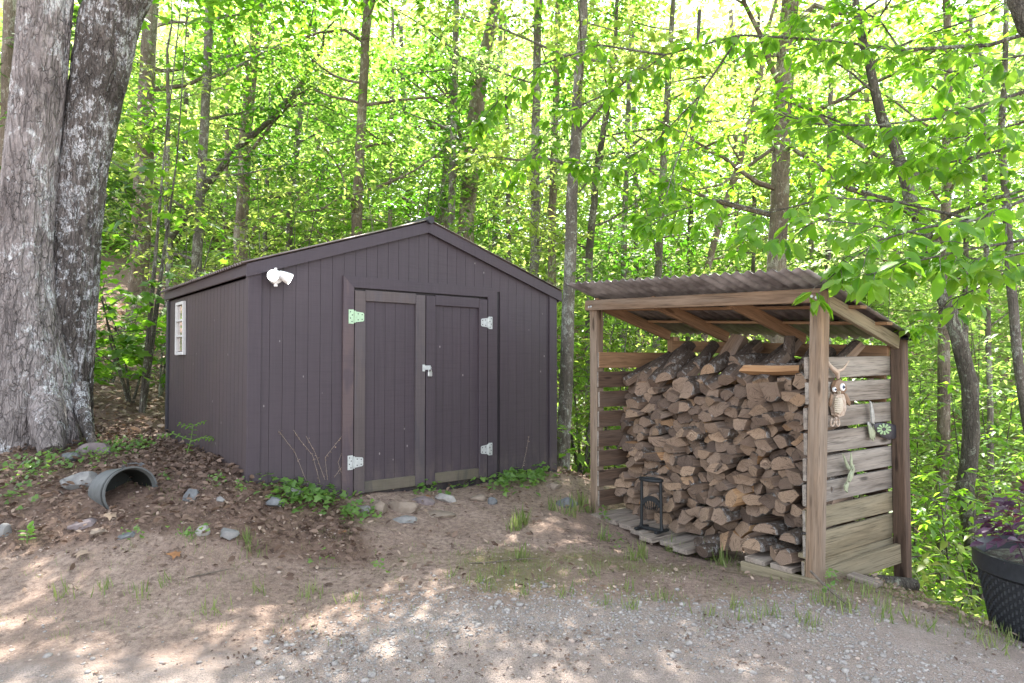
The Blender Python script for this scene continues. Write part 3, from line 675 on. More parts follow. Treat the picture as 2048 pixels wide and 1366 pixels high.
for i in range(9):
    zc_ = 1.468 - .1635 * i; bow = random.uniform(-.006, .006); m = MB(); mt = 'timber_grey' if i < 6 else 'timber_olive'
    x0 = LW - PS - .0135 - (.05 * (1.7 - zc_) / 1.7)
    m.beam(LL(x0 + random.uniform(-.003, .003), -.02 + random.uniform(-.006, .006), zc_ - .004), LL(LW - PS - .0135, 1.075, zc_ + .010 + bow), .025, .140 + random.uniform(-.004, .004), Z3, end_mat=1); m.build('slat', [M[mt], M['timber_grey']], lean)
m = MB(); m.beam(LL(LW - .16, .02, .245), LL(LW - .145, 1.02, .255), .10, .03, Z3); m.build('floor_edge', M['timber_olive'], lean)
m = MB(); m.beam(LL(LW - .10 - .05, .04, .075), LL(LW - .045, 1.0, .14), .038, .135, Z3); m.build('side_joist', M['timber_olive'], lean)
for i in range(8):
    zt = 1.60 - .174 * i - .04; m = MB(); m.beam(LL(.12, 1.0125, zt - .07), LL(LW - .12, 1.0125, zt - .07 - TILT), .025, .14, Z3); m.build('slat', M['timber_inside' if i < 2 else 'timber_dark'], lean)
m = MB(); m.beam(LL(1.62, -.030, .075), LL(LW - .03, -.045, .085), .04, .10, Z3); m.build('front_joist', M['timber_olive'], lean)
for i in range(7):
    a_ = .16 + .150 * i; zt = .195 - .105 * a_; m = MB(); m.beam(LL(a_, -.05 + random.uniform(-.05, .04), zt - .016), LL(a_, 1.0, zt - .016 + .02), .138, .036, Z3); m.build('floor_plank', M['plank_old'], lean)
for a_ in (1.72, 1.92):
    m = MB(); m.beam(LL(a_, -.035, .145), LL(a_ + .02, .9, .16), .16, .034, Z3); m.build('floor_plank', M['plank_old'], lean)

# ------------------------------------------------------------------ firewood
def recentre(o):
    me = o.data; n = len(me.vertices); co = np.empty(n * 3, np.float32); me.vertices.foreach_get('co', co); co = co.reshape(-1, 3); c = co.mean(0)
    me.vertices.foreach_set('co', (co - c).ravel()); o.location = [float(x) for x in c]; me.update(); return o
LOGM = ['split_wood', 'bark_log', 'sawn_end']
def log_mesh(name, poly, barks, org, d, ux, uz, L, mats=None, taper=.92):
    """poly: outline (x,z) of the end, barks: which edges are bark, pushed along d"""
    n = len(poly); V = []; G = []; off = random.uniform(0, 40)
    rings = [(0.0, .965), (.012, 1.0), (L * .5, 1.0 + random.uniform(-.03, .05)), (L, taper)]
    bend = Vector((random.uniform(-.012, .012), random.uniform(-.012, .012), random.uniform(-.012, .012)))
    sk = random.uniform(-.55, .55), random.uniform(-.5, .7)
    cx = sum(p[0] for p in poly) / n; cz = sum(p[1] for p in poly) / n
    for l, s_ in rings:
        for x, z in poly:
            xx = cx + (x - cx) * s_; zz = cz + (z - cz) * s_; ll = l + (sk[0] * (x - cx) + sk[1] * (z - cz) if l < L * .4 else 0)
            V.append(org + ux * xx + uz * zz + d * ll + bend * (math.sin(math.pi * l / L))); G.append((ll + off, xx * 1.0 + off, zz))
    F = []; Mi = []
    for r in range(3):
        for i in range(n):
            j = (i + 1) % n; F.append((r * n + i, r * n + j, r * n + n + j, r * n + n + i)); Mi.append(1 if barks[i] else 0)
    # front end: broken into triangles round an off-centre point
    ri = len(V)
    for i, (x, z) in enumerate(poly):
        k_ = .86 if barks[i] or barks[i - 1] else .97
        V.append(org + ux * (cx + (x - cx) * k_) + uz * (cz + (z - cz) * k_) + d * (sk[0] * (x - cx) + sk[1] * (z - cz) - .004)); G.append((off, x + off, z))
    for i in range(n): j = (i + 1) % n; F.append((i, j, ri + j, ri + i)); Mi.append(1 if barks[i] else 2)
    c0 = len(V); V.append(org + ux * (cx + random.uniform(-.01, .01)) + uz * cz + d * random.uniform(-.012, .008)); G.append((off, cx, cz))
    for i in range(n): F.append((c0, ri + (i + 1) % n, ri + i)); Mi.append(2)
    F.append(tuple(range(3 * n, 4 * n))); Mi.append(2)
    me = bpy.data.meshes.new(name); me.from_pydata([tuple(v) for v in V], [], F)
    for k in (mats or LOGM): me.materials.append(M[k])
    me.polygons.foreach_set('material_index', Mi)
    a_ = me.attributes.new('gc', 'FLOAT_VECTOR', 'POINT'); a_.data.foreach_set('vector', np.array(G, np.float32).ravel())
    px_, pz_ = random.choice([p for p in poly]); px_ = cx + (px_ - cx) * random.uniform(.2, 1.2); pz_ = cz + (pz_ - cz) * random.uniform(.2, 1.2); rd = random.uniform(0, 30)
    a_ = me.attributes.new('pith', 'FLOAT_VECTOR', 'POINT'); a_.data.foreach_set('vector', np.array([(rd, (v - org).dot(ux) - px_, (v - org).dot(uz) - pz_) for v in V], np.float32).ravel())
    me.update(); return recentre(obj(name, me))
def clip(poly, p, nrm):
    out = []
    for i in range(len(poly)):
        a = poly[i]; b = poly[(i + 1) % len(poly)]; da = (a[0] - p[0]) * nrm[0] + (a[1] - p[1]) * nrm[1]; db = (b[0] - p[0]) * nrm[0] + (b[1] - p[1]) * nrm[1]
        if da <= 0: out.append(a)
        if da * db < 0: t = da / (da - db); out.append((a[0] + (b[0] - a[0]) * t, a[1] + (b[1] - a[1]) * t))
    return out
def bark_poly(poly, bd):
    """round the edges that face bd into a bark arc"""
    n = len(poly); cx = sum(p[0] for p in poly) / n; cz = sum(p[1] for p in poly) / n; out = []; bk = []
    for i in range(n):
        a = poly[i]; b = poly[(i + 1) % n]; ex, ez = b[0] - a[0], b[1] - a[1]; l = math.hypot(ex, ez)
        if l < 1e-4: continue
        nx_, nz_ = ez / l, -ex / l; isb = nx_ * bd[0] + nz_ * bd[1] > .45
        k = 3 if (isb and l > .03) else (2 if l > .05 else 1)
        for j in range(k):
            t = j / k; bu = (math.sin(math.pi * t) * l * .24 if isb else (random.uniform(-.004, .003) if j else 0))
            out.append((a[0] + ex * t + nx_ * bu, a[1] + ez * t + nz_ * bu)); bk.append(isb)
    return out, bk
sites = []; ROWS = 16; A0, A1 = .125, 2.085
def zfloor(a): return .185 - .06 * a if a < 1.1 else .10 + .06 * (a > 1.55)
for r in range(ROWS):
    ncol = random.choice((15, 16, 16, 17)); offs = random.uniform(0, 1)
    for c in range(ncol):
        a_ = A0 + (c + .5 + random.uniform(-.44, .44)) / ncol * (A1 - A0)
        z_ = .19 + (r + .5 + random.uniform(-.36, .36)) * (1.30 - .19) / ROWS - .05 * (a_ > .8) * (r < 2)
        sites.append((a_, z_, r, c, ncol))
SAN = 1.45
words_w = ['first', 'second', 'third', 'fourth', 'fifth', 'sixth', 'seventh', 'eighth', 'ninth', 'tenth', 'eleventh', 'twelfth', 'thirteenth', 'fourteenth', 'fifteenth', 'sixteenth', 'seventeenth', 'eighteenth']
logs = []
for k, (a_, z_, r, c, nc) in enumerate(sites):
    if r < 3 and a_ > 1.5: continue
    poly = [(a_ - .14, z_ - .1), (a_ + .14, z_ - .1), (a_ + .14, z_ + .1), (a_ - .14, z_ + .1)]
    zf = zfloor(a_); poly = clip(poly, (0, zf), (0, -1)); poly = clip(poly, (A0 - .005, 0), (-1, 0)); poly = clip(poly, (A1 + .01, 0), (1, 0)); poly = clip(poly, (0, 1.33 + .05 * math.sin(a_ * 9)), (0, 1))
    for j, (b_, y_, *_r) in enumerate(sites):
        if j == k: continue
        dx, dz = b_ - a_, (y_ - z_) * SAN
        if dx * dx + dz * dz > .14: continue
        poly = clip(poly, ((a_ + b_) / 2, (z_ + y_) / 2), (dx, dz * SAN))
        if len(poly) < 3: break
    if len(poly) < 3: continue
    cx = sum(p[0] for p in poly) / len(poly); cz = sum(p[1] for p in poly) / len(poly)
    poly = [(cx + (x - cx) * .93 + random.uniform(-.010, .010), cz + (z - cz) * .88 + random.uniform(-.009, .009)) for x, z in poly]
    t = random.choice((math.pi / 2, -math.pi / 2, -math.pi / 2, random.uniform(0, 6.28))) + random.uniform(-.6, .6); bd = (math.cos(t), math.sin(t))
    bark_none = random.random() < .14
    poly, bk = bark_poly(poly, bd)
    if bark_none: bk = [False] * len(bk)
    bb = .20 + .075 * cz + random.uniform(-.085, .065) + .05 * (r < 2) + (.05 if c == 0 else 0)
    d = (lv + lu * random.uniform(-.22 if a_ > .45 else 0, .22 if a_ < 1.75 else -.02) + Z3 * (random.uniform(-.09, .09) + .10 * (r > 9))).normalized()
    base = LF + lv * bb
    side = 'bark side up' if bd[1] > .5 else ('bark side down' if bd[1] < -.5 else 'bark at its side')
    if bark_none: side = 'split bare on all sides'
    mats = ['split_fresh' if random.random() < .08 else 'split_wood', 'bark_log', 'sawn_end']
    o = log_mesh('firewood_log', poly, bk, base, d, lu, Z3, random.uniform(.36, .44), mats)
    tag(o, f'log with {side}, {words_w[r]} row up, {words_w[c]} from left slats', 'log', 'firewood logs stacked in the woodshed'); logs.append(o)
def free_log(p, d, L, w_, h_, up, shape, label, fresh=False, nm='firewood_log'):
    d = Vector(d).normalized(); ux = d.cross(Vector(up)).normalized(); uz = ux.cross(d).normalized()
    if shape == 'round': poly = [(w_ * math.cos(t) * random.uniform(.9, 1.06), h_ * math.sin(t) * random.uniform(.9, 1.06)) for t in np.linspace(0, 2 * math.pi, 11)[:-1]]; bk = [True] * 10
    elif shape == 'half': poly = [(w_ * math.cos(t), -h_ * .4 + 1.4 * h_ * math.sin(t)) for t in np.linspace(0, math.pi, 7)]; poly = poly; bk = [True] * 6 + [False]
    elif shape == 'slab': poly = [(-w_, -h_), (w_, -h_ * .8), (w_ * .9, h_), (0, h_ * 1.2), (-w_ * .9, h_ * .8)]; bk = [False, False, True, True, False]
    else: poly = [(-w_, -h_ * .5), (-.1 * w_, -h_ * 1.0), (w_, -h_ * .4), (w_ * .6, h_ * .6), (0, h_), (-w_ * .7, h_ * .7)]; bk = [False, False, False, True, True, False]
    # outlines run counter-clockwise seen from the front end
    poly = [(-x, z) for x, z in poly][::-1]; bk = bk[::-1]; bk = bk[1:] + bk[:1]
    o = log_mesh(nm, poly, bk, Vector(p), d, -ux, uz, L, ['split_fresh' if fresh else 'split_wood', 'bark_log', 'sawn_end'])
    return tag(o, label, 'log', 'firewood logs stacked in the woodshed')
up = Z3
tops = []
for i in range(13):
    a_ = .20 + i * .148 + random.uniform(-.03, .03); t = R(random.uniform(20, 33)); d = lv * math.cos(t) + Z3 * math.sin(t) + lu * random.uniform(-.25, .1 if i < 10 else -.15)
    free_log(LL(a_, .30 + random.uniform(-.04, .06), 1.33 + random.uniform(-.02, .05)), d, random.uniform(.36, .46), random.uniform(.055, .075), random.uniform(.045, .06), up,
             random.choice(('half', 'split', 'slab', 'split', 'split')), f'sloping log in the lower top layer of the pile, {words_w[i]} from the left')
for i in range(9):
    a_ = .42 + i * .2 + random.uniform(-.04, .04); t = R(random.uniform(24, 36)); d = lv * math.cos(t) + Z3 * math.sin(t) + lu * random.uniform(-.25, .1)
    free_log(LL(a_, .44 + random.uniform(-.04, .06), 1.44 + random.uniform(-.02, .04)), d, random.uniform(.34, .42), random.uniform(.05, .07), random.uniform(.04, .055), up,
             random.choice(('half', 'split', 'slab')), f'sloping log in the upper top layer of the pile, {words_w[i]} from the left')
free_log(LL(1.42, .31, 1.455), lu * .97 + lv * .22, .40, .050, .045, up, 'split', 'orange fresh split log lying crosswise on top of the pile', True)
free_log(LL(1.62, .55, 1.40), Z3 + lv * .05, .30, .045, .045, lv, 'round', 'short bark covered log standing upright on top of the pile')
free_log(LL(.98, .62, 1.46), Z3 * .8 + lv * .5 + lu * .15, .30, .075, .05, lv, 'slab', 'broken chunk of wood leaning up under the rafters')
free_log(LL(1.20, .45, 1.50), lv + Z3 * .05 + lu * .3, .34, .075, .06, up, 'half', 'thick half round log with pale end lying on top of the pile')
free_log(LL(.38, .42, 1.44), lu * .8 + lv * .55 + Z3 * .05, .46, .045, .022, up, 'slab', 'long flat slab of bark wood lying across the top left of the pile')
free_log(LL(.28, .55, 1.42), lu * .5 + lv * .8 + Z3 * .22, .30, .035, .03, up, 'split', 'small dark splinter sticking up by the left slats')
free_log(LL(1.85, .66, 1.42), lv * .7 - lu * .7 + Z3 * .1, .42, .06, .04, up, 'slab', 'dark slab propped at the back right of the pile')
free_log(LL(1.97, .35, 1.34), lv + Z3 * .75 - lu * .3, .40, .055, .06, up, 'round', 'thick mossy round log leaning against the right slats')
free_log(LL(1.12, .08, .115), lv * .80 + lu * .36 + Z3 * .10, .55, .075, .05, up, 'half', 'long split log lying loose on the ground before the pile')
free_log(LL(1.23, .02, .09), lv + lu * .1, .14, .05, .05, up, 'round', 'short dark stump end on the ground before the pile')
free_log(LL(1.66, .03, .225), lv + lu * .05, .40, .085, .055, up, 'half', 'half round log resting on the front plank, leftmost of the low three')
free_log(LL(1.83, .02, .215), lv + lu * .05, .40, .05, .060, up, 'split', 'narrow split log wedged between the low front logs')
free_log(LL(1.93, -.005, .215), lv + lu * .02, .38, .065, .055, up, 'split', 'split log on the front plank right beside the corner post')
free_log(LL(1.93, .04, .325), lv + lu * .02, .38, .075, .045, up, 'half', 'half round log on top of the low front logs beside the corner post')
free_log(LL(1.70, .12, .33), lv + lu * .05, .40, .09, .05, up, 'half', 'bark topped log bridging the low front logs')
# ------------------------------------------------------------------ kindling splitter
kp = ground_hit(1305, 1050); kp = LL(.70, .04, .14)
ks = thing('kindling_splitter', 'black cast iron kindling splitter frame standing before the stacked logs', 'splitter', kp)
kx = (lu * .75 + lv * .10).normalized(); ky = Vector((-kx.y, kx.x, 0)); W2 = .098; HT = .41
m = MB()
m.beam(kp - kx * W2 * 1.05 + Z3 * .012, kp + kx * W2 * 1.05 + Z3 * .012, .04, .024, Z3, ch=.006)
for s_ in (-1, 1):
    m.beam(kp + kx * W2 * s_ - ky * .085 + Z3 * .010, kp + kx * W2 * s_ + ky * .085 + Z3 * .010, .034, .02, Z3, ch=.006)
m.build('base', M['iron'], ks)
for s_ in (-1, 1):
    m = MB(); m.tube([kp + kx * W2 * s_ * 1.05 + Z3 * .015, kp + kx * W2 * s_ * .98 + Z3 * .06, kp + kx * W2 * s_ * .95 + Z3 * HT], [.017, .0125, .0125], 8); m.build('upright', M['iron'], ks, True)
m = MB(); ring = [kp + Z3 * HT + kx * (W2 * 1.02 * math.cos(t)) + ky * (.055 * math.sin(t)) for t in np.linspace(0, 2 * math.pi, 25)]; m.tube(ring, .0125, 8, cap=False); m.build('hoop', M['iron'], ks, True)
m = MB(); zb = .20; N_ = 12
for i in range(N_):
    t0 = math.pi * (.06 + .88 * i / N_); t1 = math.pi * (.06 + .88 * (i + 1) / N_)
    def rp(t, r): return kp + kx * (W2 * .95 * r * math.cos(t)) + Z3 * (zb + .075 * r * math.sin(t) - .02)
    m.prism([rp(t0, .78) - ky * .008, rp(t1, .78) - ky * .008, rp(t1, 1.0) - ky * .008 + Z3 * .022, rp(t0, 1.0) - ky * .008 + Z3 * .022], ky * .016, 0)
for i in range(7):
    x = -.066 + .022 * i; m.beam(kp + kx * x * .8 + Z3 * (zb - .035 - .02 * 0), kp + kx * x * 1.15 + Z3 * (zb + .045 - 3.2 * x * x), .005, .008, ky)
m.build('blade', M['iron'], ks)

# ------------------------------------------------------------------ ornaments on the right hand slats
oa = LW - PS + .002
PL_P, PL_N = LL(oa, 0, 0), lu
def OP(px, py, off=.0): return on_plane(px, py, LL(oa + off, 0, 0), lu)
def cyl(m, c, r, th, mat=0, n=18, ax=lu, sy=1): m.lathe([(r, 0), (r * 1.02, th * .5), (r * .94, th)], n, c, ax, mat)
an = thing('antler', 'forked pale antler mounted at the top right slat beside the post', 'antler', OP(1672, 742))
m = MB(); m.tube([OP(1651, 716, .02), OP(1661, 733, .035), OP(1673, 744, .03), OP(1676, 756, .012)], [.004, .013, .019, .010], 8); m.tube([OP(1672, 743, .03), OP(1686, 738, .05), OP(1698, 722, .055)], [.016, .009, .003], 8)
m.build('antler_branch', M['antler'], an, True)
ow = thing('owl_ornament', 'cream and brown owl ornament hanging from the antler beside the post', 'ornament', OP(1677, 805))
def blob(name, pts, th, mat, parent, off=.0, n=None):
    P = [OP(x, y, off) for x, y in pts]; c = sum(P, Vector()) / len(P); m = MB(); k = len(P)
    vs = [c + (p - c) * 1.0 for p in P] + [c + (p - c) * .92 + lu * th * .7 for p in P] + [c + (p - c) * .55 + lu * th for p in P] + [c + lu * th * 1.05]
    fs = []
    for r in range(2):
        for i in range(k): j = (i + 1) % k; fs.append((r * k + i, r * k + j, r * k + k + j, r * k + k + i))
    for i in range(k): fs.append((2 * k + i, 2 * k + (i + 1) % k, 3 * k))
    fs.append(tuple(range(k - 1, -1, -1))); m.add(vs, fs); return m.build(name, M[mat], parent, True)
blob('head', [(1663, 782), (1662, 772), (1666, 762), (1674, 757), (1682, 761), (1688, 770), (1689, 780), (1682, 788), (1670, 789)], .03, 'ceramic_brown', ow)
blob('body', [(1668, 786), (1682, 786), (1686, 800), (1687, 818), (1682, 832), (1672, 836), (1663, 830), (1660, 815), (1662, 798)], .035, 'ceramic_tan', ow)
bl = blob('belly', [(1671, 795), (1680, 795), (1683, 806), (1682, 820), (1676, 829), (1669, 826), (1667, 812)], .022, 'ceramic_cream', ow, .03)
for k in range(7):
    m = MB(); m.tube([OP(1669.5, 799 + 4 * k, .054), OP(1675, 800 + 4 * k, .058), OP(1681, 799 + 4 * k, .054)], .0028, 5); m.build('rib', M['ceramic_cream'], bl)
for x, y, r in ((1683.5, 774, .025), (1667, 779, .016)):
    m = MB(); c = OP(x, y, .03); cyl(m, c, r, .012); e = m.build('eye', M['enamel_white'], ow)
    m = MB(); cyl(m, c + lu * .012, r * .5, .004); m.build('iris', M['enamel_blue'], e); m = MB(); cyl(m, c + lu * .016, r * .25, .006); m.build('pupil', M['plate_dark'], e)
blob('beak', [(1674, 782), (1677, 782), (1676, 789)], .02, 'ceramic_cream', ow, .03)
blob('wing', [(1686, 785), (1691, 786), (1697, 797), (1699, 806), (1698, 812), (1693, 808), (1688, 798)], .014, 'ceramic_brown', ow, .012)
blob('wing', [(1661, 786), (1665, 790), (1662, 806), (1659, 814), (1657, 804)], .012, 'ceramic_brown', ow, .02)
for cx_, sg in ((1664, -1), (1676, 1)):
    m = MB(); m.tube([OP(cx_ + sg * 5 * math.sin(t) * (.35 + t / 9), 838 + 7 - 7 * math.cos(t), .03) for t in np.linspace(0, 5.2, 14)], .006, 6); m.build('claw', M['ceramic_tan'], ow, True)
blob('tail', [(1669, 834), (1672, 834), (1671, 853)], .012, 'ceramic_tan', ow, .02)
gf = thing('tin_feather', 'long grey tin leaf ornament standing out from the middle slats', 'ornament', OP(1743, 830))
blob('feather_blade', [(1738, 800), (1741, 803), (1746, 822), (1748, 838), (1746, 850), (1742, 846), (1740, 825)], .012, 'tin_grey', gf, .02)
gl = thing('tin_leaf_spray', 'shaggy pale green tin leaf cluster hanging below the grey tin leaf', 'ornament', OP(1741, 868))
for k in range(9):
    x = 1736 + k * 1.4; y0 = 842 + (k * 7) % 18
    blob('leaflet', [(x - 2.4, y0), (x + 1.6, y0 + 2), (x + 3.5, y0 + 14), (x + 3, y0 + 24), (x, y0 + 18)], .008, 'tin_green' if k % 3 else 'tin_grey', gl, .01 + .004 * (k % 3))
pg = thing('flower_plate', 'dark oval metal plate with a pale green daisy, fixed near the rear post', 'ornament', OP(1775, 862))
blob('plate', [(1746, 848), (1760, 845), (1780, 847), (1796, 851), (1804, 854), (1800, 868), (1790, 877), (1778, 880), (1764, 874), (1752, 864)], .006, 'plate_dark', pg, .03)
for k in range(10):
    t = 2 * math.pi * k / 10 + .2
    if 3 < k < 3.5: continue
    c = (1768 + 10 * math.cos(t), 858.5 + 7.5 * math.sin(t)); ca, sa = math.cos(t), math.sin(t)
    blob('petal', [(c[0] - 5.5 * ca + 1.2 * sa, c[1] - 4 * sa - 1.2 * ca), (c[0] + 3 * ca + 2.4 * sa, c[1] + 3 * sa - 2.2 * ca), (c[0] + 5 * ca, c[1] + 4 * sa), (c[0] + 3 * ca - 2.4 * sa, c[1] + 3 * sa + 2.2 * ca), (c[0] - 5.5 * ca - 1.2 * sa, c[1] - 4 * sa + 1.2 * ca)], .003, 'petal_green', pg, .0375)
lg = thing('tin_leaf', 'pale green twisted tin leaf ornament on the lower middle slats', 'ornament', OP(1698, 945))
m = MB(); m.tube([OP(1693, 968, .02), OP(1697, 950, .03), OP(1702, 940, .03), OP(1708, 930, .02)], .004, 5); m.build('stem', M['tin_green'], lg)
for k, pts in enumerate(([(1684, 906), (1690, 918), (1698, 934), (1704, 943), (1700, 944), (1692, 935)], [(1701, 904), (1703, 916), (1702, 926), (1706, 938), (1702, 938), (1699, 922)], [(1705, 926), (1709, 938), (1704, 956), (1699, 965), (1695, 962), (1699, 946), (1704, 938)], [(1693, 962), (1697, 966), (1694, 978), (1694, 986), (1688, 980), (1687, 971)])):
    blob('leaflet', pts, .010, 'tin_green', lg, .012)

# ------------------------------------------------------------------ half buried tub
tc = ground_hit(262, 996); tz = gz(tc.x, tc.y) - .0
tax = Vector((.80, -.58, .08)).normalized(); tcen = Vector((tc.x, tc.y, tz + .045))
tub = thing('half_buried_tub', 'grey plastic tub on its side half buried in leaves, open end facing out', 'tub', tcen)
def arc_shell(r0, r1, h0, h1, th, n=28):
    x = tax.cross(Z3).normalized(); y = x.cross(tax); m = MB(); vs = []; fs = []
    for (r, hh) in ((r0, h0), (r1, h1), (r1 - th, h1), (r0 - th, h0)):
        for k in range(n): t = 2 * math.pi * k / n; vs.append(tcen + tax * hh + x * (r * 1.05 * math.cos(t)) + y * (r * math.sin(t)))
    for a_ in range(4):
        for k in range(n):
            b_ = (a_ + 1) % 4; l = (k + 1) % n; fs.append((a_ * n + k, a_ * n + l, b_ * n + l, b_ * n + k))
    m.add(vs, fs, 0); return m
arc_shell(.158, .178, -.30, 0, .006).build('tub_wall', M['tub_grey'], tub, True)
arc_shell(.171, .183, -.03, .004, .012).build('rim', M['tub_grey'], tub, True)
arc_shell(.174, .1785, -.065, -.032, .008).build('band', M['tub_band'], tub, True)
arc_shell(.150, .169, -.29, -.01, .003).build('shade_sleeve', M['tub_inside_shade'], tub, True)  # added dark sleeve: shade of the hollow put into its colour
m = MB(); x_ = tax.cross(Z3).normalized(); y_ = x_.cross(tax); m.prism([tcen - tax * .295 + x_ * (.155 * math.cos(t)) + y_ * (.15 * math.sin(t)) for t in np.linspace(0, 2 * math.pi, 25)[:-1]], tax * .006); m.build('tub_bottom', M['tub_inside_shade'], tub)

# ------------------------------------------------------------------ planter
pc = Vector((3.175, 3.96, -.15)); PR, PH = .455, .55
pot = thing('planter', 'large black plastic planter with basket weave sides at the lower right', 'planter', pc)
m = MB(); m.lathe([(.34, 0), (.35, .02), (PR - .03, PH - .11), (PR - .025, PH - .11)], 64, pc); m.build('pot_wall', M['pot_black'], pot, True)
m = MB(); m.lathe([(PR - .03, PH - .12), (PR - .004, PH - .10), (PR, PH - .012), (PR + .004, PH), (PR - .012, PH + .004), (PR - .03, PH - .02), (PR - .05, PH - .10)], 64, pc); m.build('rim', M['pot_black'], pot, True)
m = MB()
for r in range(18):
    for k in range(96):
        if (k + r) % 2: continue
        t = 2 * math.pi * (k + .5) / 96
        if math.cos(t - math.atan2(-pc.y, -pc.x)) < -.1: continue
        zz = .03 + r * .0225; rr = .35 + (PR - .03 - .35) * (zz / (PH - .11)) + .002; e = Vector((math.cos(t), math.sin(t), 0)); tg = Vector((-e.y, e.x, 0)); c = pc + e * rr + Z3 * zz
        w_ = rr * 2 * math.pi / 96 * .36
        m.add([c - tg * w_, c + e * .006 + tg * 0 - Z3 * .0, c + tg * w_, c + Z3 * .0225 - tg * w_, c + Z3 * .0225 + e * .006, c + Z3 * .0225 + tg * w_], [(0, 1, 4, 3), (1, 2, 5, 4), (0, 2, 1), (3, 4, 5)])
wv = m.build('weave', M['pot_black'], pot); kind(wv, 'stuff')
m = MB(); m.lathe([(PR - .05, PH - .07), (.2, PH - .05), (.01, PH - .045)], 24, pc); m.build('potting_soil', M['bark_dark'], pot, True)
pp = thing('purple_plant', 'bushy purple leaved plant growing in the black planter', 'plant', pc + Z3 * (PH - .05))
n = 420; t = rng.uniform(0, 2 * np.pi, n); rr = .42 * np.sqrt(rng.uniform(0, 1, n)); hgt_ = (.42 - .5 * (rr - .12) ** 2 / .16) * rng.uniform(.3, 1.05, n)
pos = np.stack([pc.x + rr * np.cos(t), pc.y + rr * np.sin(t), pc.z + PH - .04 + np.maximum(hgt_, .0)], 1)
tip = np.stack([np.cos(t) + rng.normal(0, .5, n), np.sin(t) + rng.normal(0, .5, n), rng.normal(-.15, .4, n)], 1); nr = np.stack([rng.normal(0, .5, n), rng.normal(0, .5, n), np.ones(n)], 1)
PLM = leaf_near(); base_me = {}
def leaf_parts(tmpl, pos, tip, nr, size, mat, parent, name='leaf'):
    """single leaves as objects sharing one mesh"""
    key = (name, mat)
    if key not in base_me:
        me = bpy.data.meshes.new(name); me.from_pydata([tuple(v) for v in tmpl[0]], [], [tuple(int(i) for i in f) for f in tmpl[1]]); me.materials.append(M[mat]); base_me[key] = me
    me = base_me[key]; inv = Matrix.Translation(-root_loc[parent.name]) if parent.name in root_loc else Matrix.Identity(4)
    for p, t_, n_2, s_ in zip(pos, tip, nr, size):
        y = Vector(t_).normalized(); x = y.cross(Vector(n_2)).normalized(); z = x.cross(y)
        mt = Matrix(((x.x, y.x, z.x, 0), (x.y, y.y, z.y, 0), (x.z, y.z, z.z, 0), (0, 0, 0, 1)))
        o = bpy.data.objects.new(name, me); C.objects.link(o); o.parent = parent; o.matrix_parent_inverse = inv
        o.matrix_basis = Matrix.Translation(Vector(p)) @ mt @ Matrix.Scale(float(s_), 4)
def single(mat, name):
    """leaf material variant: one tone per object instead of per island"""
    m_ = M[mat].copy(); nt_ = m_.node_tree
    oi = nt_.nodes.new('ShaderNodeObjectInfo')
    for l in list(nt_.links):
        if l.from_node.type == 'NEW_GEOMETRY' and l.from_socket.name == 'Random Per Island': nt_.links.new(oi.outputs['Random'], l.to_socket)
    M[name] = m_
single('purple_leaf', 'purple_single'); single('leaf_hickory', 'hickory_single')
sel = (pos[:, 0] < 3.25)
leaf_parts(PLM, pos[sel], tip[sel], nr[sel], rng.uniform(.055, .10, sel.sum()), 'purple_single', pp)
V_, F_ = place(PLM, pos[~sel], tip[~sel], nr[~sel], rng.uniform(.055, .10, (~sel).sum())); o = np_mesh('foliage', V_, F_, M['purple_leaf'], pp); kind(o, 'stuff')
m = MB()
for k in range(14):
    t_ = random.uniform(0, 6.28); r_ = random.uniform(.08, .36); m.tube([pc + Vector((r_ * .5 * math.cos(t_), r_ * .5 * math.sin(t_), PH - .07)), pc + Vector((r_ * math.cos(t_), r_ * math.sin(t_), PH + .10))], [.005, .003], 5)
m.tube([pc + Vector((-.28, -.05, PH - .03)), pc + Vector((-.36, -.05, PH + .20))], [.004, .002], 5)
m.build('stem', M['purple_leaf'], pp)

# ------------------------------------------------------------------ rocks
def rock_mesh(sx, sy, sz, seed):
    import bmesh
    bm = bmesh.new(); bmesh.ops.create_icosphere(bm, subdivisions=4, radius=1)
    r_ = random.Random(seed); pl_ = [(Vector((r_.gauss(0, 1), r_.gauss(0, 1), r_.gauss(0, 1))).normalized(), r_.uniform(.52, .86)) for _ in range(13)]
    for v in bm.verts:
        p = v.co.normalized(); q = p * 1.0
        for n_3, d_ in pl_:
            k = q.dot(n_3)
            if k > d_: q -= n_3 * (k - d_) * .97
        f = 1 + .05 * float(vnoise(q.x * 3 + seed, q.y * 3 + q.z * 2.3)) + .03 * float(vnoise(q.x * 9 + seed, q.y * 9 + q.z * 7))
        v.co = Vector((q.x * sx * f, q.y * sy * f, q.z * sz * f))
    me = bpy.data.meshes.new('rock'); bm.to_mesh(me); bm.free(); me.polygons.foreach_set('use_smooth', [True] * len(me.polygons)); me.set_sharp_from_angle(angle=R(22)); return me
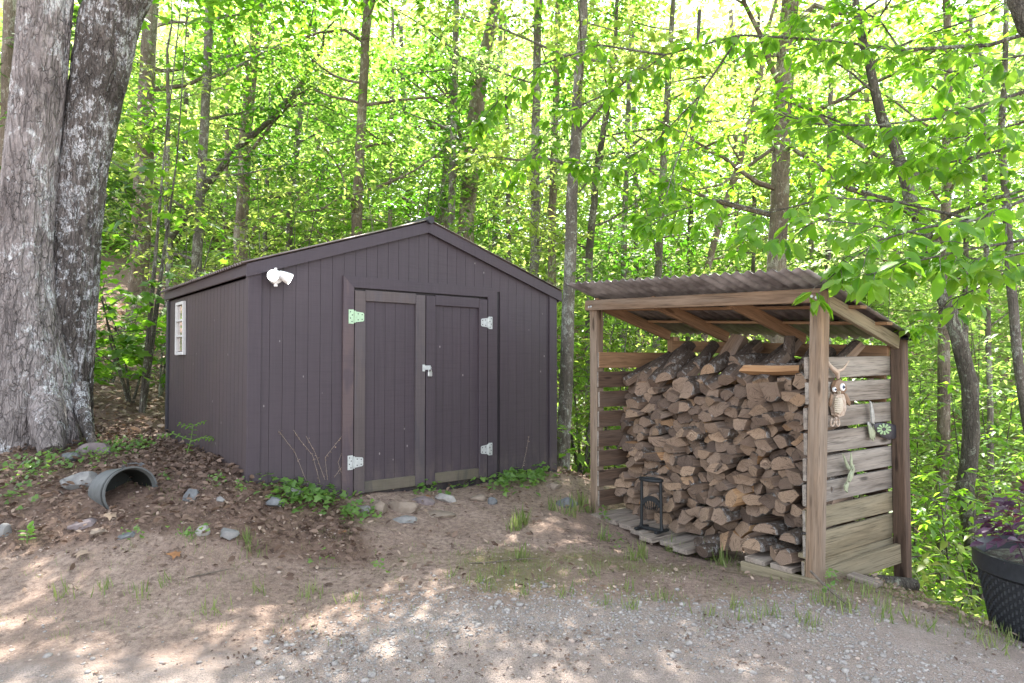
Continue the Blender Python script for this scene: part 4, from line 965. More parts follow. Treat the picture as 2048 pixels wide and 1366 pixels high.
ROCKS = [(160, 962, 84, 34, 'rock_grey', 'wide pale grey rock just left of the tub'), (185, 902, 66, 34, 'rock_purple', 'brown grey pointed rock at the foot of the big tree'),
 (140, 916, 44, 20, 'rock_blue', 'dark rounded stone before the big tree roots'), (265, 930, 50, 16, 'rock_blue', 'flat grey stone in the leaves behind the tub'),
 (160, 1046, 62, 30, 'rock_purple', 'purplish flat rock below the tub'), (197, 1064, 42, 16, 'rock_tan', 'small tan stone below the purplish rock'), (252, 1070, 50, 16, 'rock_blue', 'flat blue grey stone in the dirt below the tub'),
 (403, 1062, 34, 24, 'rock_pale', 'small white rock in the dirt, left one of a pair'), (455, 1068, 42, 26, 'rock_grey', 'rounded light grey rock in the dirt, right one of a pair'),
 (72, 996, 34, 18, 'rock_tan', 'small tan rock among twigs at the left edge'), (8, 1062, 30, 30, 'rock_grey', 'grey rock cut by the left picture edge'),
 (380, 992, 34, 30, 'rock_blue', 'blue grey stone right of the tub mouth'), (440, 1000, 20, 12, 'rock_grey', 'tiny grey stone before the shed corner'),
 (545, 1006, 46, 20, 'rock_blue', 'slate coloured stone below the ivy left of the doors'), (582, 984, 46, 24, 'rock_grey', 'grey stone half covered by ivy under the front boards'), (632, 978, 24, 20, 'rock_blue', 'small grey stone in the ivy near the left door trim'),
 (725, 1020, 32, 18, 'rock_grey', 'small pale stone below the lower left hinge'), (757, 1018, 42, 32, 'rock_tan', 'upright tan step stone under the left door'),
 (802, 1014, 62, 28, 'rock_tan', 'large tan step stone under the middle of the left door'), (846, 1000, 46, 22, 'rock_purple', 'flat brown stone under the meeting of the doors'),
 (893, 996, 44, 22, 'rock_pale', 'pale rough stone under the right door'), (955, 997, 32, 18, 'rock_tan', 'small tan stone under the right end of the right door'), (985, 1002, 18, 24, 'rock_blue', 'pointed grey stone left of the right hand ivy'),
 (806, 1038, 64, 16, 'rock_grey', 'flat mossy grey stone below the step stones'), (872, 1030, 84, 12, 'rock_tan', 'flat tan slab set level in the dirt before the doors'),
 (1130, 1006, 50, 26, 'rock_blue', 'dark rock with bare top near the tuft by the lean-to'), (1108, 972, 32, 20, 'rock_tan', 'tan rock at the right corner of the shed')]
for i, (px, py, w_, h_, mt, lab) in enumerate(ROCKS):
    p = ground_hit(px, py + h_ * .28); k = p.y / FOC; sx = w_ * k * .55; sz = max(h_ * k * .62, .02); flat = 'flat' in lab or 'slab' in lab
    if 'slab' in lab: sz = .03
    o = obj('rock', rock_mesh(sx, sx * random.uniform(.6, .85), sz, i), None, [M[mt]]); o.rotation_euler = (random.uniform(-.08, .08), random.uniform(-.08, .08), random.uniform(-.4, .4)); o.location = (p.x, p.y + sx * .25, p.z + sz * (.30 if not flat else .0))
    tag(o, lab, 'rock', 'rocks around the shed')
# odds and ends right of the lean-to
def free(name, m, mat, lab, cat, group=None, smooth=False):
    o = m.build(name, mat, None, smooth); recentre(o); return tag(o, lab, cat, group)
m = MB(); p = ground_hit(1828, 1190); m.box(p + Z3 * .02, .13, .075, .07, (.85, -.5, 0), (.5, .85, 0), ch=.006); free('brick', m, M['brick_rust'], 'rusty red brick beside the rear corner post', 'brick')
m = MB(); p0 = ground_hit(1700, 1158) + Z3 * .025; p1 = ground_hit(1760, 1176) + Z3 * .02; m.beam(p0, p1, .10, .03, Z3); free('loose_board', m, M['plank_old'], 'short grey board lying under the side of the lean-to', 'board')
m = MB(); p0 = LL(LW - .1, .45, .02); p1 = LL(LW + .06, 1.0, -.06); m.tube([p0, p0.lerp(p1, .5) + Z3 * .01, p1], [.05, .048, .045], 10); free('fallen_pole', m, M['bark_dark'], 'dark round pole lying on the ground under the lean-to', 'pole', None, True)
m = MB(); a_ = at(1621, 1142, 4.22); b_ = ground_hit(1702, 1218) + Z3 * .01; m.tube([a_, a_.lerp(b_, .4) - Z3 * .012, b_], [.008, .009, .007], 7); free('stick', m, M['twig'], 'thin grey stick leaning on the front corner post', 'stick', None, True)
m = MB(); a_ = LL(.62, -.13, .19); b_ = LL(1.02, -.16, .10); a_ = ground_hit(1290, 1052) + Z3 * .05; b_ = ground_hit(1362, 1098) + Z3 * .02; m.tube([a_, a_.lerp(b_, .5) + Z3 * .004, a_.lerp(b_, .85), b_], [.006, .010, .014, .012], 7); free('stick', m, M['dry_stem'], 'pale peeled stick lying across the floor planks', 'stick', None, True)
for px, py, L_, ang, lab in ((1010, 1125, .5, .1, 'thin dark twig in the sunlit dirt before the shed'), (420, 1150, .28, .5, 'short dark twig in the dirt at lower left'), (640, 1140, .3, -.3, 'short twig in the dirt below the doors'), (120, 985, .4, -.9, 'curved pale twig among the leaves at far left')):
    p = ground_hit(px, py); m = MB(); m.tube([p + Vector((t * math.cos(ang), t * math.sin(ang), .012 + .01 * math.sin(t * 9))) for t in np.linspace(-L_ / 2, L_ / 2, 6)], [.003, .005, .005, .004, .004, .002], 6); free('twig', m, M['twig'], lab, 'twig')
# single dead leaves that stand out
OAK = leaf_maple()
for px, py, s_, mt, lab in ((682, 1068, .075, 'leaf_scrap_orange', 'orange oak leaf on the dark litter left of the doors'), (232, 1036, .10, 'leaf_scrap_tan', 'tan oak leaf on the dirt below the tub'), (360, 1115, .085, 'leaf_scrap_orange', 'curled brown leaf at the edge of the sunlit dirt'),
                            (1265, 1064, .11, 'leaf_scrap_tan', 'tan leaf on the dirt before the kindling splitter'), (858, 996, .07, 'leaf_scrap_orange', 'small orange leaf under the doors'), (1385, 1108, .06, 'leaf_scrap_orange', 'small orange leaf on the dirt before the log pile'), (155, 1112, .10, 'leaf_scrap_tan', 'pale curled leaf on the dirt at lower left')):
    p = ground_hit(px, py); a_ = random.uniform(0, 6.28); V_, F_ = place(OAK, np.array([[p.x, p.y, p.z + .025]]), np.array([[math.cos(a_), math.sin(a_), .1]]), np.array([[random.uniform(-.3, .3), -.45, 1.]]), np.array([s_]))
    o = np_mesh('fallen_leaf', V_, F_, M[mt]); recentre(o); tag(o, lab, 'leaf', 'fallen leaves lying singly')

# ------------------------------------------------------------------ gravel, litter, grass, moss
def zsurf(P): return height(P[:, 0], P[:, 1])
ICO = None
def ico():
    t = (1 + 5 ** .5) / 2; v = np.array([(-1, t, 0), (1, t, 0), (-1, -t, 0), (1, -t, 0), (0, -1, t), (0, 1, t), (0, -1, -t), (0, 1, -t), (t, 0, -1), (t, 0, 1), (-t, 0, -1), (-t, 0, 1)], float); v /= np.linalg.norm(v[0])
    f = np.array([(0, 11, 5), (0, 5, 1), (0, 1, 7), (0, 7, 10), (0, 10, 11), (1, 5, 9), (5, 11, 4), (11, 10, 2), (10, 7, 6), (7, 1, 8), (3, 9, 4), (3, 4, 2), (3, 2, 6), (3, 6, 8), (3, 8, 9), (4, 9, 5), (2, 4, 11), (6, 2, 10), (8, 6, 7), (9, 8, 1)]); return v, f
iv, if_ = ico()
def stones(name, xy, size, mat, lab):
    n = len(xy); z = height(xy[:, 0], xy[:, 1]); Q = rng.normal(size=(n, 4)); Q /= np.linalg.norm(Q, axis=1, keepdims=True); w, x, y, zq = Q.T
    Rm = np.stack([1 - 2 * (y * y + zq * zq), 2 * (x * y - zq * w), 2 * (x * zq + y * w), 2 * (x * y + zq * w), 1 - 2 * (x * x + zq * zq), 2 * (y * zq - x * w), 2 * (x * zq - y * w), 2 * (y * zq + x * w), 1 - 2 * (x * x + y * y)], 1).reshape(n, 3, 3)
    sc = rng.uniform(.55, 1.15, (n, 1, 3)); V = iv[None] * rng.uniform(.75, 1.15, (n, 12, 1)) * sc
    V = np.einsum('nij,nkj->nki', Rm, V) * size[:, None, None]; V[:, :, 2] *= .6
    V += np.concatenate([xy, (z + size * .08)[:, None]], 1)[:, None, :]
    F = if_[None] + (np.arange(n) * 12)[:, None, None]
    o = np_mesh(name, V.reshape(-1, 3), F.reshape(-1, 3), M[mat]); kind(o, 'stuff', lab); return o
def scatter(n, x0, x1, y0, y1, fn):
    P = np.stack([rng.uniform(x0, x1, n), rng.uniform(y0, y1, n)], 1); k = rng.uniform(0, 1, n) < fn(P[:, 0], P[:, 1]); P = P[k]
    vis = np.abs(P[:, 0]) < P[:, 1] * .80 + .3; return P[vis]
def dens(X, Y): return gravel_mask(X, Y) * np.clip(.36 + 1.7 * fbm(X * 1.2 + 5, Y * 2.0, 4, 41) + .5 * sstep(.5, 2, X) * 0 + .6 * np.exp(-((X - .3) / 1.2) ** 2 - ((Y - 3.9) / .35) ** 2) - .35 * sstep(-.6, -1.4, X), .05, 1)
P = scatter(60000, -3.2, 3.4, 2.6, 4.7, dens); stones('gravel', P, np.minimum(rng.lognormal(-5.05, .5, len(P)), .030), 'gravel_stone', 'loose grey gravel on the drive')
P = scatter(26000, -3.6, 3.4, 2.6, 5.2, lambda X, Y: .25 * np.clip(.4 + 1.5 * fbm(X * 2 + 9, Y * 2, 3, 43), 0, 1)); stones('pebbles', P, np.minimum(rng.lognormal(-5.25, .45, len(P)), .024), 'gravel_tan', 'small tan pebbles scattered in the dirt')
def leaves_on_ground(name, P, size, mat, lab, lift=.02, tilt=.55):
    if len(P): P = P[((P[:, 0] - tcen.x + .12) / .26) ** 2 + ((P[:, 1] - tcen.y - .05) / .2) ** 2 > 1]
    z = zsurf(P); n = len(P); pos = np.concatenate([P, (z + rng.uniform(.002, lift, n))[:, None]], 1); a_ = rng.uniform(0, 6.28, n)
    tip = np.stack([np.cos(a_), np.sin(a_), rng.normal(0, .35, n)], 1); nr = np.stack([rng.normal(0, tilt, n), rng.normal(0, tilt, n), np.ones(n)], 1)
    V, F = place(leaf_near(), pos, tip, nr, rng.uniform(size[0], size[1], n)); o = np_mesh(name, V, F, M[mat]); kind(o, 'stuff', lab); return o
P = scatter(22000, -4.6, .8, 4.2, 7.6, lambda X, Y: np.clip(litter_mask(X, Y) * (.34 + .9 * np.exp(-((X + 2.2) / .7) ** 2 - ((Y - 5.7) / .7) ** 2)) + .03, 0, 1)); leaves_on_ground('leaf_litter', P, (.03, .075), 'dry_leaf', 'brown dead leaves heaped round the shed and tree', .05, .8)
P = scatter(14000, -4.6, 2.2, 4.0, 7.2, lambda X, Y: np.clip(litter_mask(X, Y) * .3 + .06, 0, 1)); leaves_on_ground('leaf_litter', P, (.02, .055), 'dry_leaf_pale', 'pale dead leaves and scraps on the dirt', .02)
P = np.stack([rng.uniform(-9, -1.5, 9000), rng.uniform(7, 15, 9000)], 1); leaves_on_ground('leaf_litter', P, (.06, .13), 'dry_leaf_pale', 'sunlit brown leaves covering the hillside', .04)
P = np.stack([rng.uniform(2.3, 3.6, 700), rng.uniform(3.9, 5.2, 700)], 1); leaves_on_ground('leaf_litter', P, (.025, .06), 'dry_leaf_pale', 'dead leaves on the slope edge', .03)
P = scatter(42000, -3.6, 3.2, 3.3, 6.8, lambda X, Y: np.clip(.10 + .7 * fbm(X * 1.7 + 3, Y * 1.7, 3, 51), 0, 1)); leaves_on_ground('leaf_litter', P, (.008, .030), 'dry_leaf', 'small dark scraps of leaf and bark on the dirt', .008, .4)
def grass(name, P, nb, hgt, spread, mat, lab):
    n = len(P) * nb; c = np.repeat(P, nb, 0) + rng.normal(0, spread, (n, 2)); z = height(c[:, 0], c[:, 1]); pos = np.concatenate([c, z[:, None] - .004], 1)
    a_ = rng.uniform(0, 6.28, n); le = rng.uniform(.15, .9, n); tip = np.stack([np.cos(a_) * le, np.sin(a_) * le, np.ones(n)], 1); nr = np.stack([np.cos(a_), np.sin(a_), -.1 * np.ones(n)], 1) + rng.normal(0, .4, (n, 3))
    w = .035; t_ = (np.array([(-w, 0, 0), (w, 0, 0), (w * .8, .5, -.03), (-w * .8, .5, -.03), (0, 1, -.22)]), np.array([(0, 1, 2), (0, 2, 3), (3, 2, 4)]))
    V, F = place(t_, pos, tip, nr, rng.uniform(hgt[0], hgt[1], n)); o = np_mesh(name, V, F, M[mat]); kind(o, 'stuff', lab); return o
def gh(px, py): p = ground_hit(px, py); return (p.x, p.y)
T = [gh(*q) for q in ((1040, 1050), (1030, 1060), (1042, 1045), (1150, 1020), (1165, 1012), (1175, 1025), (1140, 1030), (1105, 1020), (1040, 1120), (1205, 1080), (1265, 1120), (1285, 1115), (1345, 1105), (1400, 1110), (1425, 1120), (1445, 1130), (1460, 1100))]
grass('grass', np.array(T), 26, (.05, .17), .028, 'grass_blade', 'grass tufts by the lean-to')
T = [gh(*q) for q in ((960, 1165), (985, 1180), (1000, 1150), (900, 1150), (1050, 1190), (1130, 1190), (1210, 1210), (1260, 1215), (1180, 1150), (1250, 1180), (1320, 1200), (1420, 1230), (1470, 1215), (1500, 1240), (1540, 1235), (1600, 1240), (1620, 1250), (1640, 1205), (1655, 1215), (1670, 1200), (1690, 1215), (1700, 1225), (1720, 1190), (1750, 1210), (1760, 1240), (1790, 1230), (1830, 1250), (1870, 1260), (1930, 1250), (1960, 1280), (2000, 1270), (2020, 1290), (2040, 1280), (1990, 1300), (2035, 1255), (700, 1200), (620, 1190), (280, 1190), (210, 1180), (130, 1190), (330, 1170), (490, 1085), (500, 1090), (510, 1110), (520, 1185), (380, 1080), (425, 1225))]
grass('grass', np.array(T), 22, (.03, .11), .035, 'grass_blade', 'grass tufts along the gravel edge')
P = scatter(5200, -3.2, 3.2, 3.6, 5.4, lambda X, Y: np.clip(moss_mask(X, Y) * .9 + .14 * np.clip(fbm(X * 1.5, Y * 1.5, 3, 61) * 2 + .4, 0, 1), 0, 1)); grass('grass', P, 6, (.010, .05), .025, 'grass_blade', 'sparse short grass in the dirt')
# ivy, weeds
def ivy(name, boxes, lab, size=(.035, .075)):
    Pp = []; 
    for px, py, w_, h_, n in boxes:
        for _ in range(n):
            p = ground_hit(px + random.gauss(0, w_ * .33), py + random.gauss(0, h_ * .3)); Pp.append((p.x, p.y, p.z + random.uniform(.02, .11)))
    Pp = np.array(Pp); n = len(Pp); tip, nr = rand_dirs(n, .2, .5); nr[:, 1] -= .5; V, F = place(leaf_ivy(), Pp, tip, nr, rng.uniform(size[0], size[1], n)); return np_mesh(name, V, F, M['ivy_leaf'])
o = ivy('ivy', [(600, 972, 110, 70, 260), (660, 982, 90, 60, 220), (620, 1005, 90, 30, 70), (570, 955, 50, 24, 40), (590, 1010, 90, 30, 40), (715, 1035, 70, 30, 60)], ''); tag(o, 'trailing ivy patch on the ground left of the shed doors', 'ivy')
o = ivy('ivy', [(1030, 960, 90, 44, 220), (1075, 955, 50, 36, 100), (1000, 975, 40, 30, 50), (860, 985, 60, 14, 26), (930, 975, 70, 12, 20)], ''); tag(o, 'bright ivy patch at the foot of the shed right of the doors', 'ivy')
o = ivy('ground_ivy', [(60, 945, 120, 40, 130), (120, 930, 80, 30, 60), (230, 905, 90, 30, 110), (280, 900, 60, 24, 60), (30, 1000, 60, 30, 40), (190, 925, 60, 24, 40)], '', (.025, .055)); kind(o, 'stuff', 'low green weeds between the stones at left')
o = ivy('ground_ivy', [(430, 975, 40, 20, 20), (480, 985, 40, 18, 20), (330, 965, 20, 20, 10), (1210, 1040, 20, 30, 20), (1320, 1040, 60, 12, 22), (1300, 1045, 20, 12, 10), (1235, 1100, 30, 20, 14), (380, 1080, 60, 16, 22), (270, 1075, 40, 20, 14), (760, 1150, 30, 16, 8), (640, 1130, 80, 20, 6), (1660, 1180, 30, 30, 26)], '', (.02, .045)); kind(o, 'stuff', 'scattered small green weeds')
def weed(lab, base, stems, leaf, mat='ivy_leaf', nm='weed'):
    t = thing(nm, lab, 'weed', base); m = MB(); P_, T_, N_, Sz = [], [], [], []
    for pts in stems:
        m.tube(pts, [.004] * (len(pts) - 1) + [.0015], 5)
        for i in range(1, len(pts)):
            for s_ in (-1, 1):
                for j in range(3):
                    q_ = pts[i - 1].lerp(pts[i], (j + 1) / 3); P_.append(q_); dr = (pts[i] - pts[i - 1]).normalized(); sd = dr.cross(Vector((.2, -.5, 1))).normalized() * s_; T_.append(sd + dr * .35 - Z3 * .1); N_.append((0, -.3, 1)); Sz.append(leaf * random.uniform(.7, 1.1))
    m.build('stem', M['stem_green'], t); leaf_parts(leaf_near(), [np.array(p) for p in P_], [np.array(q) for q in T_], np.array(N_), Sz, 'hickory_single' if mat == 'ivy_leaf' else mat, t)
b0 = SH(-.16, 1.1, 0); b0.z = gz(b0.x, b0.y)
weed('young pinnate weed standing against the left wall of the shed', b0, [[b0, b0 + Vector((.03, .02, .13)), b0 + Vector((.055, 0, .26)), b0 + Vector((.16, -.02, .29))], [b0 + Vector((.03, .02, .13)), b0 + Vector((-.12, 0, .19)), b0 + Vector((-.22, -.03, .17))], [b0 + Vector((.03, .02, .12)), b0 + Vector((.16, -.02, .16)), b0 + Vector((.25, -.04, .15))], [b0 + Vector((.05, .02, .24)), b0 + Vector((-.06, 0, .27))]], .045)
p = ground_hit(54, 1088); weed('pale green seedling standing in the sunlit dirt at lower left', p, [[p, p + Z3 * .08, p + Z3 * .11 + Vector((.03, 0, .01))]], .055)
p = ground_hit(150, 875); weed('leafy sprout climbing the fork at the foot of the big tree', p, [[p, p + Vector((.0, -.04, .12)), p + Vector((.0, -.02, .28)), p + Vector((-.01, 0, .42))], [p, p + Vector((.04, -.05, .15)), p + Vector((.03, -.04, .25))]], .06)
# dry creeper on the front boards
for i, (lab, lines_) in enumerate((('dry creeper stems clinging to the boards left of the door trim', [[(615, 968), (590, 905), (562, 868), (557, 862)], [(640, 965), (625, 910), (600, 880), (587, 860)], [(650, 960), (630, 905), (612, 872)], [(655, 960), (650, 915), (670, 890), (684, 872)], [(690, 965), (676, 925), (690, 890), (700, 862)], [(668, 955), (690, 925), (703, 870)]]), ('single dry creeper stem on the boards right of the doors', [[(1045, 935), (1052, 905), (1058, 872)]]))):
    m = MB(); t = thing('dry_creeper', lab, 'creeper', on_plane(*lines_[0][0], SH(0, -.004, 0), sv)); Pn = []
    for ln in lines_:
        pts = [on_plane(x, y, SH(0, .010, 0), sv) for x, y in ln]; m.tube(pts, .0014, 4)
        for a_, b_ in zip(pts[:-1], pts[1:]):
            for j in range(9): Pn.append(a_.lerp(b_, random.random()) + Vector((random.gauss(0, .006), 0, random.gauss(0, .006))) - sv * .004)
    m.build('stem', M['dry_stem'], t); Pn = np.array(Pn); n = len(Pn); tip, nr = rand_dirs(n, .5, .8); V, F = place(leaf_far(.4), Pn, tip, nr, rng.uniform(.006, .015, n)); o = np_mesh('dead_bud', V, F, M['dry_leaf_pale'], t); kind(o, 'stuff')
# ------------------------------------------------------------------ trees
LF_FAR = leaf_far(.27)
def leaf_mid():
    v = [(0, 0, 0), (0, .5, .02), (0, 1, -.09), (-.23, .42, .08), (.23, .42, .08)]
    return np.array(v), np.array([(0, 1, 3), (1, 2, 3), (0, 4, 1), (1, 4, 2)])
LF_MID = leaf_mid(); MAPLE = leaf_maple()
def foliage(name, pos, tip, nr, size, mat, parent, tm):
    V, F = place(tm, pos, tip, nr, size); return np_mesh(name, V, F, M[mat], parent)
def grow_branch(p, d, L, r, subs, lift=.25, wig=.12):
    """one limb with its twigs: tubes and the places where leaves hang"""
    tubes = []; tipz = []
    n = 6; pts = [Vector(p)]; dd = Vector(d).normalized()
    for i in range(n):
        dd = (dd + Vector((random.gauss(0, wig), random.gauss(0, wig), random.gauss(0, wig) + lift * .12))).normalized(); pts.append(pts[-1] + dd * L / n)
    tubes.append((pts, [r * (1 - .8 * i / n) for i in range(n + 1)]))
    for s_ in range(subs):
        i = random.randint(2, n); q_ = pts[i]; t = (pts[i] - pts[i - 1]).normalized(); sd = Vector((random.gauss(0, 1), random.gauss(0, 1), random.gauss(.0, .45))).normalized()
        e = (t * .6 + sd).normalized(); l = L * random.uniform(.25, .5); a = q_ + e * l * .5 + Z3 * random.uniform(-.03, .06) * l; b = q_ + e * l + Z3 * random.uniform(-.15, .1) * l
        tubes.append(([q_, a, b], [r * .38, r * .25, r * .1])); tipz += [a, b]
    tipz += [pts[-1], pts[-2], pts[n // 2]]
    return tubes, tipz
def trunk_path(pts, Y, H, wob=.05):
    P = []; Rr = []
    for q_ in pts:
        y = q_[3] if len(q_) > 3 else Y; P.append(at(q_[0], q_[1], y)); Rr.append(q_[2] / 2 * y / FOC * math.cos(math.atan((q_[0] - 1024) / FOC)))
    b = P[0]; g_ = gz(b.x, b.y); 
    if b.z > g_ + .1:
        P.insert(0, Vector((b.x + random.uniform(-.03, .03), b.y, g_ + .25))); Rr.insert(0, Rr[0] * 1.06)
    P.insert(0, Vector((P[0].x, P[0].y, g_ - .25))); Rr.insert(0, Rr[0] * 1.25)
    d = (P[-1] - P[-2]).normalized(); d = (d + Z3 * .5).normalized(); top = P[-1]; r0 = Rr[-1]
    if top.z < H:
        L = (H - top.z) / max(d.z, .4); k = 4
        for i in range(1, k + 1): P.append(top + d * L * i / k + Vector((random.gauss(0, wob), random.gauss(0, wob), 0))); Rr.append(r0 * (1 - .75 * i / k))
    # finer
    Q = []; q2 = []
    for i in range(len(P) - 1):
        m_ = max(2, int((P[i + 1] - P[i]).length / .35))
        for j in range(m_): t = j / m_; Q.append(P[i].lerp(P[i + 1], t) + Vector((random.gauss(0, .006), random.gauss(0, .006), 0))); q2.append((Rr[i] * (1 - t) + Rr[i + 1] * t) * random.uniform(.96, 1.05))
    Q.append(P[-1]); q2.append(Rr[-1])
    return Q, q2
def tree(nm, label, pts, Y, bark_, H, zc, crad, nb, per, lsize, mat, tm=LF_FAR, sx=.30, sz=.16, upper=0, cat='tree', group=None, subs=4, bl=(.8, 1.6), extra=()):
    if mat in ('leaf_fresh', 'leaf_yellow', 'leaf_far'): mat = ('leaf_fresh', 'leaf_pale', 'leaf_deep', 'leaf_yellow', 'leaf_fresh')[int(pts[0][0]) % 5]
    sx *= .8; sz *= .8; lsize = (lsize[0] * .75, lsize[1] * 1.2)
    Q, q2 = trunk_path(pts, Y, H); t = thing(nm, label, cat, (Q[0].x, Q[0].y, Q[0].z + .25), group)
    m = MB(); m.tube(Q, q2, 12 if Y < 12 else 8); m.build('trunk', M[bark_], t, True)
    cents = []
    for k in range(nb):
        z = zc[0] + (zc[1] - zc[0]) * (k + random.uniform(.1, .9)) / nb; i = min(range(len(Q)), key=lambda j: abs(Q[j].z - z)); a = random.uniform(0, 6.28) if k % 3 else random.choice((.2, 3.3)) + random.uniform(-.5, .5)
        d = Vector((math.cos(a), math.sin(a), random.uniform(.1, .6))); tb, tips = grow_branch(Q[i], d, crad * random.uniform(*bl), max(q2[i] * .34, .012), subs)
        m = MB(); [m.tube(p_, r_, 6 if j == 0 else 4, cap=False) for j, (p_, r_) in enumerate(tb)]; m.build('branch', M[bark_], t, True); cents += tips
    for br, r_ in extra:
        P = [at(*q_) for q_ in br]; m = MB(); m.tube(P, [r_ * (1 - .7 * i / (len(P) - 1)) for i in range(len(P))], 7, cap=False); tw = []
        for i in range(1, len(P)):
            for s_ in range(2):
                e = Vector((random.gauss(0, 1), random.gauss(0, .6), random.gauss(-.1, .5))).normalized(); l = random.uniform(.2, .5); q_ = P[i - 1].lerp(P[i], random.random()); m.tube([q_, q_ + e * l * .5, q_ + e * l - Z3 * .06 * l], [r_ * .3, r_ * .2, r_ * .08], 4, cap=False); tw += [q_ + e * l]
        m.build('branch', M[bark_], t, True); cents += tw
    if cents and per:
        c = np.array([tuple(q_) for q_ in cents]); per = int(per * 1.6); pos, tip, nr, s_ = clumps(c, per, sx, sz, .3, .5, lsize); foliage('crown', pos, tip, nr, s_, mat, t, tm)
    if upper:  # leaves above the view, put in to dapple the ground with shade
        c = []; 
        for k in range(upper): a = random.uniform(0, 6.28); r_ = crad * 1.3 * math.sqrt(random.random()); zz = random.uniform(max(zc[1] - .5, H * .55), H + 1); i = min(range(len(Q)), key=lambda j: abs(Q[j].z - zz)); c.append((Q[i].x + r_ * math.cos(a), Q[i].y + r_ * math.sin(a), zz))
        pos, tip, nr, s_ = clumps(np.array(c), 42, .42, .22, .3, .45, (.13, .20)); foliage('upper_shade_crown', pos, tip, nr, s_, mat, t, LF_FAR)
    return t

# ---- the big double trunked tree
def big_tube(name, pts, Y, parent, mat, seg=72, step=.03, seed=0, flare=0, top=None):
    P = [at(a_, b_, Y) for a_, b_, _ in pts]; Rr = [c_ * Y / FOC * .80 for _, _, c_ in pts]
    zs = np.array([p.z for p in P]); o_ = np.argsort(zs); zs = zs[o_]; xs = np.array([p.x for p in P])[o_]; rs = np.array(Rr)[o_]
    zz = np.concatenate([np.arange(zs[0], 5.4, step), np.arange(5.4, zs[-1], .3)]); 
    def smooth(v): 
        f = np.interp(zz, zs, v); k = 15; pad = np.pad(f, k, mode='edge'); return np.convolve(pad, np.ones(2 * k + 1) / (2 * k + 1), 'valid')
    cx = smooth(xs); rr = smooth(rs); th = np.linspace(0, 2 * np.pi, seg, endpoint=False); TH, ZZ = np.meshgrid(th, zz); RR = np.repeat(rr[:, None], seg, 1)
    ang = np.cos(TH); an2 = np.sin(TH)
    low = np.clip((1.5 - ZZ) / .9, 0, 1) ** 1.6 * flare
    RR = RR * (1 + .05 * fbm(ang * 2 + seed, an2 * 2 + ZZ * .6, 2, seed) + low * (.18 * np.cos(TH * 5 + seed) + .1 * np.cos(TH * 3 + 1)))
    ridge = np.abs(vnoise(TH * seg / 9.5 + 1.1 * vnoise(TH * 3, ZZ * 3, 4), ZZ * 1.6, seed + 2)) * 2
    RR = RR + (.020 * (sstep(.02, .30, ridge) - .5) + .012 * fbm(TH * 9, ZZ * 6, 3, seed + 7))
    V = np.stack([np.repeat(cx[:, None], seg, 1) + RR * np.cos(TH), Y + RR * np.sin(TH), ZZ], -1).reshape(-1, 3)
    n = len(zz); idx = np.arange(n * seg).reshape(n, seg); nx_ = np.roll(idx, -1, 1)
    F = np.stack([idx[:-1], nx_[:-1], nx_[1:], idx[1:]], -1).reshape(-1, 4); return np_mesh(name, V, F, M[mat], parent, True)
bt = thing('big_tree', 'huge grey tree forking into two thick lichen spotted trunks at left', 'tree', at(80, 880, 6.6))
big_tube('trunk', [(62, 930, 126), (62, 880, 120), (62, 800, 106), (55, 720, 93), (45, 640, 78), (46, 560, 67), (56, 400, 58), (76, 200, 57), (92, 0, 56), (120, -300, 50), (150, -800, 42)], 6.55, bt, 'bark_big', seed=1, flare=.8)
s2 = big_tube('trunk', [(140, 930, 56), (138, 860, 50), (136, 780, 50), (138, 700, 54), (143, 600, 57), (149, 500, 55), (156, 400, 55), (169, 300, 57), (190, 200, 59), (209, 100, 65), (229, 0, 69), (285, -300, 64), (360, -800, 54)], 6.85, bt, 'bark_big_dark', seed=5, flare=.2)
s2['label'] = 'darker right trunk blotched with white lichen, leaning right'
m = MB(); m.tube([at(160, 770, 6.62), at(165, 820, 6.52), at(174, 855, 6.4), at(188, 893, 6.25)], [.08, .07, .055, .03], 12); m.build('root', M['bark_big_dark'], bt, True)
m = MB(); m.tube([at(90, 790, 6.4), at(96, 850, 6.25), at(104, 905, 6.1)], [.16, .15, .10], 14); m.build('root', M['bark_big'], bt, True)
m = MB(); m.tube([at(20, 800, 6.35), at(5, 860, 6.2), at(-15, 905, 6.1)], [.16, .15, .09], 14); m.build('root', M['bark_big'], bt, True)
c = [at(150 + random.uniform(-500, 420), -260 - random.uniform(0, 900), 6.6 + random.uniform(-1.5, 2.5)) for _ in range(70)]
c = [tuple(q_) for q_ in c] + [(random.uniform(-5, -1.6), random.uniform(7.5, 11.5), random.uniform(6.6, 9.5)) for _ in range(100)]  # second set: unseen clumps added to shade the ground at left
pos, tip, nr, s_ = clumps(np.array(c), 40, .40, .2, .3, .5, (.13, .2)); foliage('crown', pos, tip, nr, s_, 'leaf_maple', bt, LF_FAR)

# ---- trunks one can tell apart, from left to right
tree('forest_tree', 'slim lichen grey tree rising behind the left roof slope of the shed', [(392, 560, 24), (400, 400, 21), (412, 200, 20), (419, 0, 18)], 12.5, 'bark_grey', 12.5, (3.0, 9), 1.5, 9, 14, (.09, .14), 'leaf_fresh', LF_MID, .26, .12, 30)
tree('forest_tree', 'stout brown tree half hidden by leaves right of the slim grey tree', [(482, 470, 30), (486, 400, 28), (492, 250, 27), (512, 60, 24), (516, 0, 22)], 15.5, 'bark_brown', 14, (4, 11), 1.8, 8, 18, (.10, .16), 'leaf_fresh', LF_FAR, .35, .14)
tree('leaning_tree', 'thin leaning tree crossing diagonally behind the slim grey tree', [(338, 480, 17), (400, 390, 15), (470, 300, 14), (540, 240, 13), (600, 170, 11)], 14.5, 'bark_dark', 9, (5.5, 8.5), 1.3, 5, 16, (.10, .15), 'leaf_yellow', LF_FAR, .3, .12)
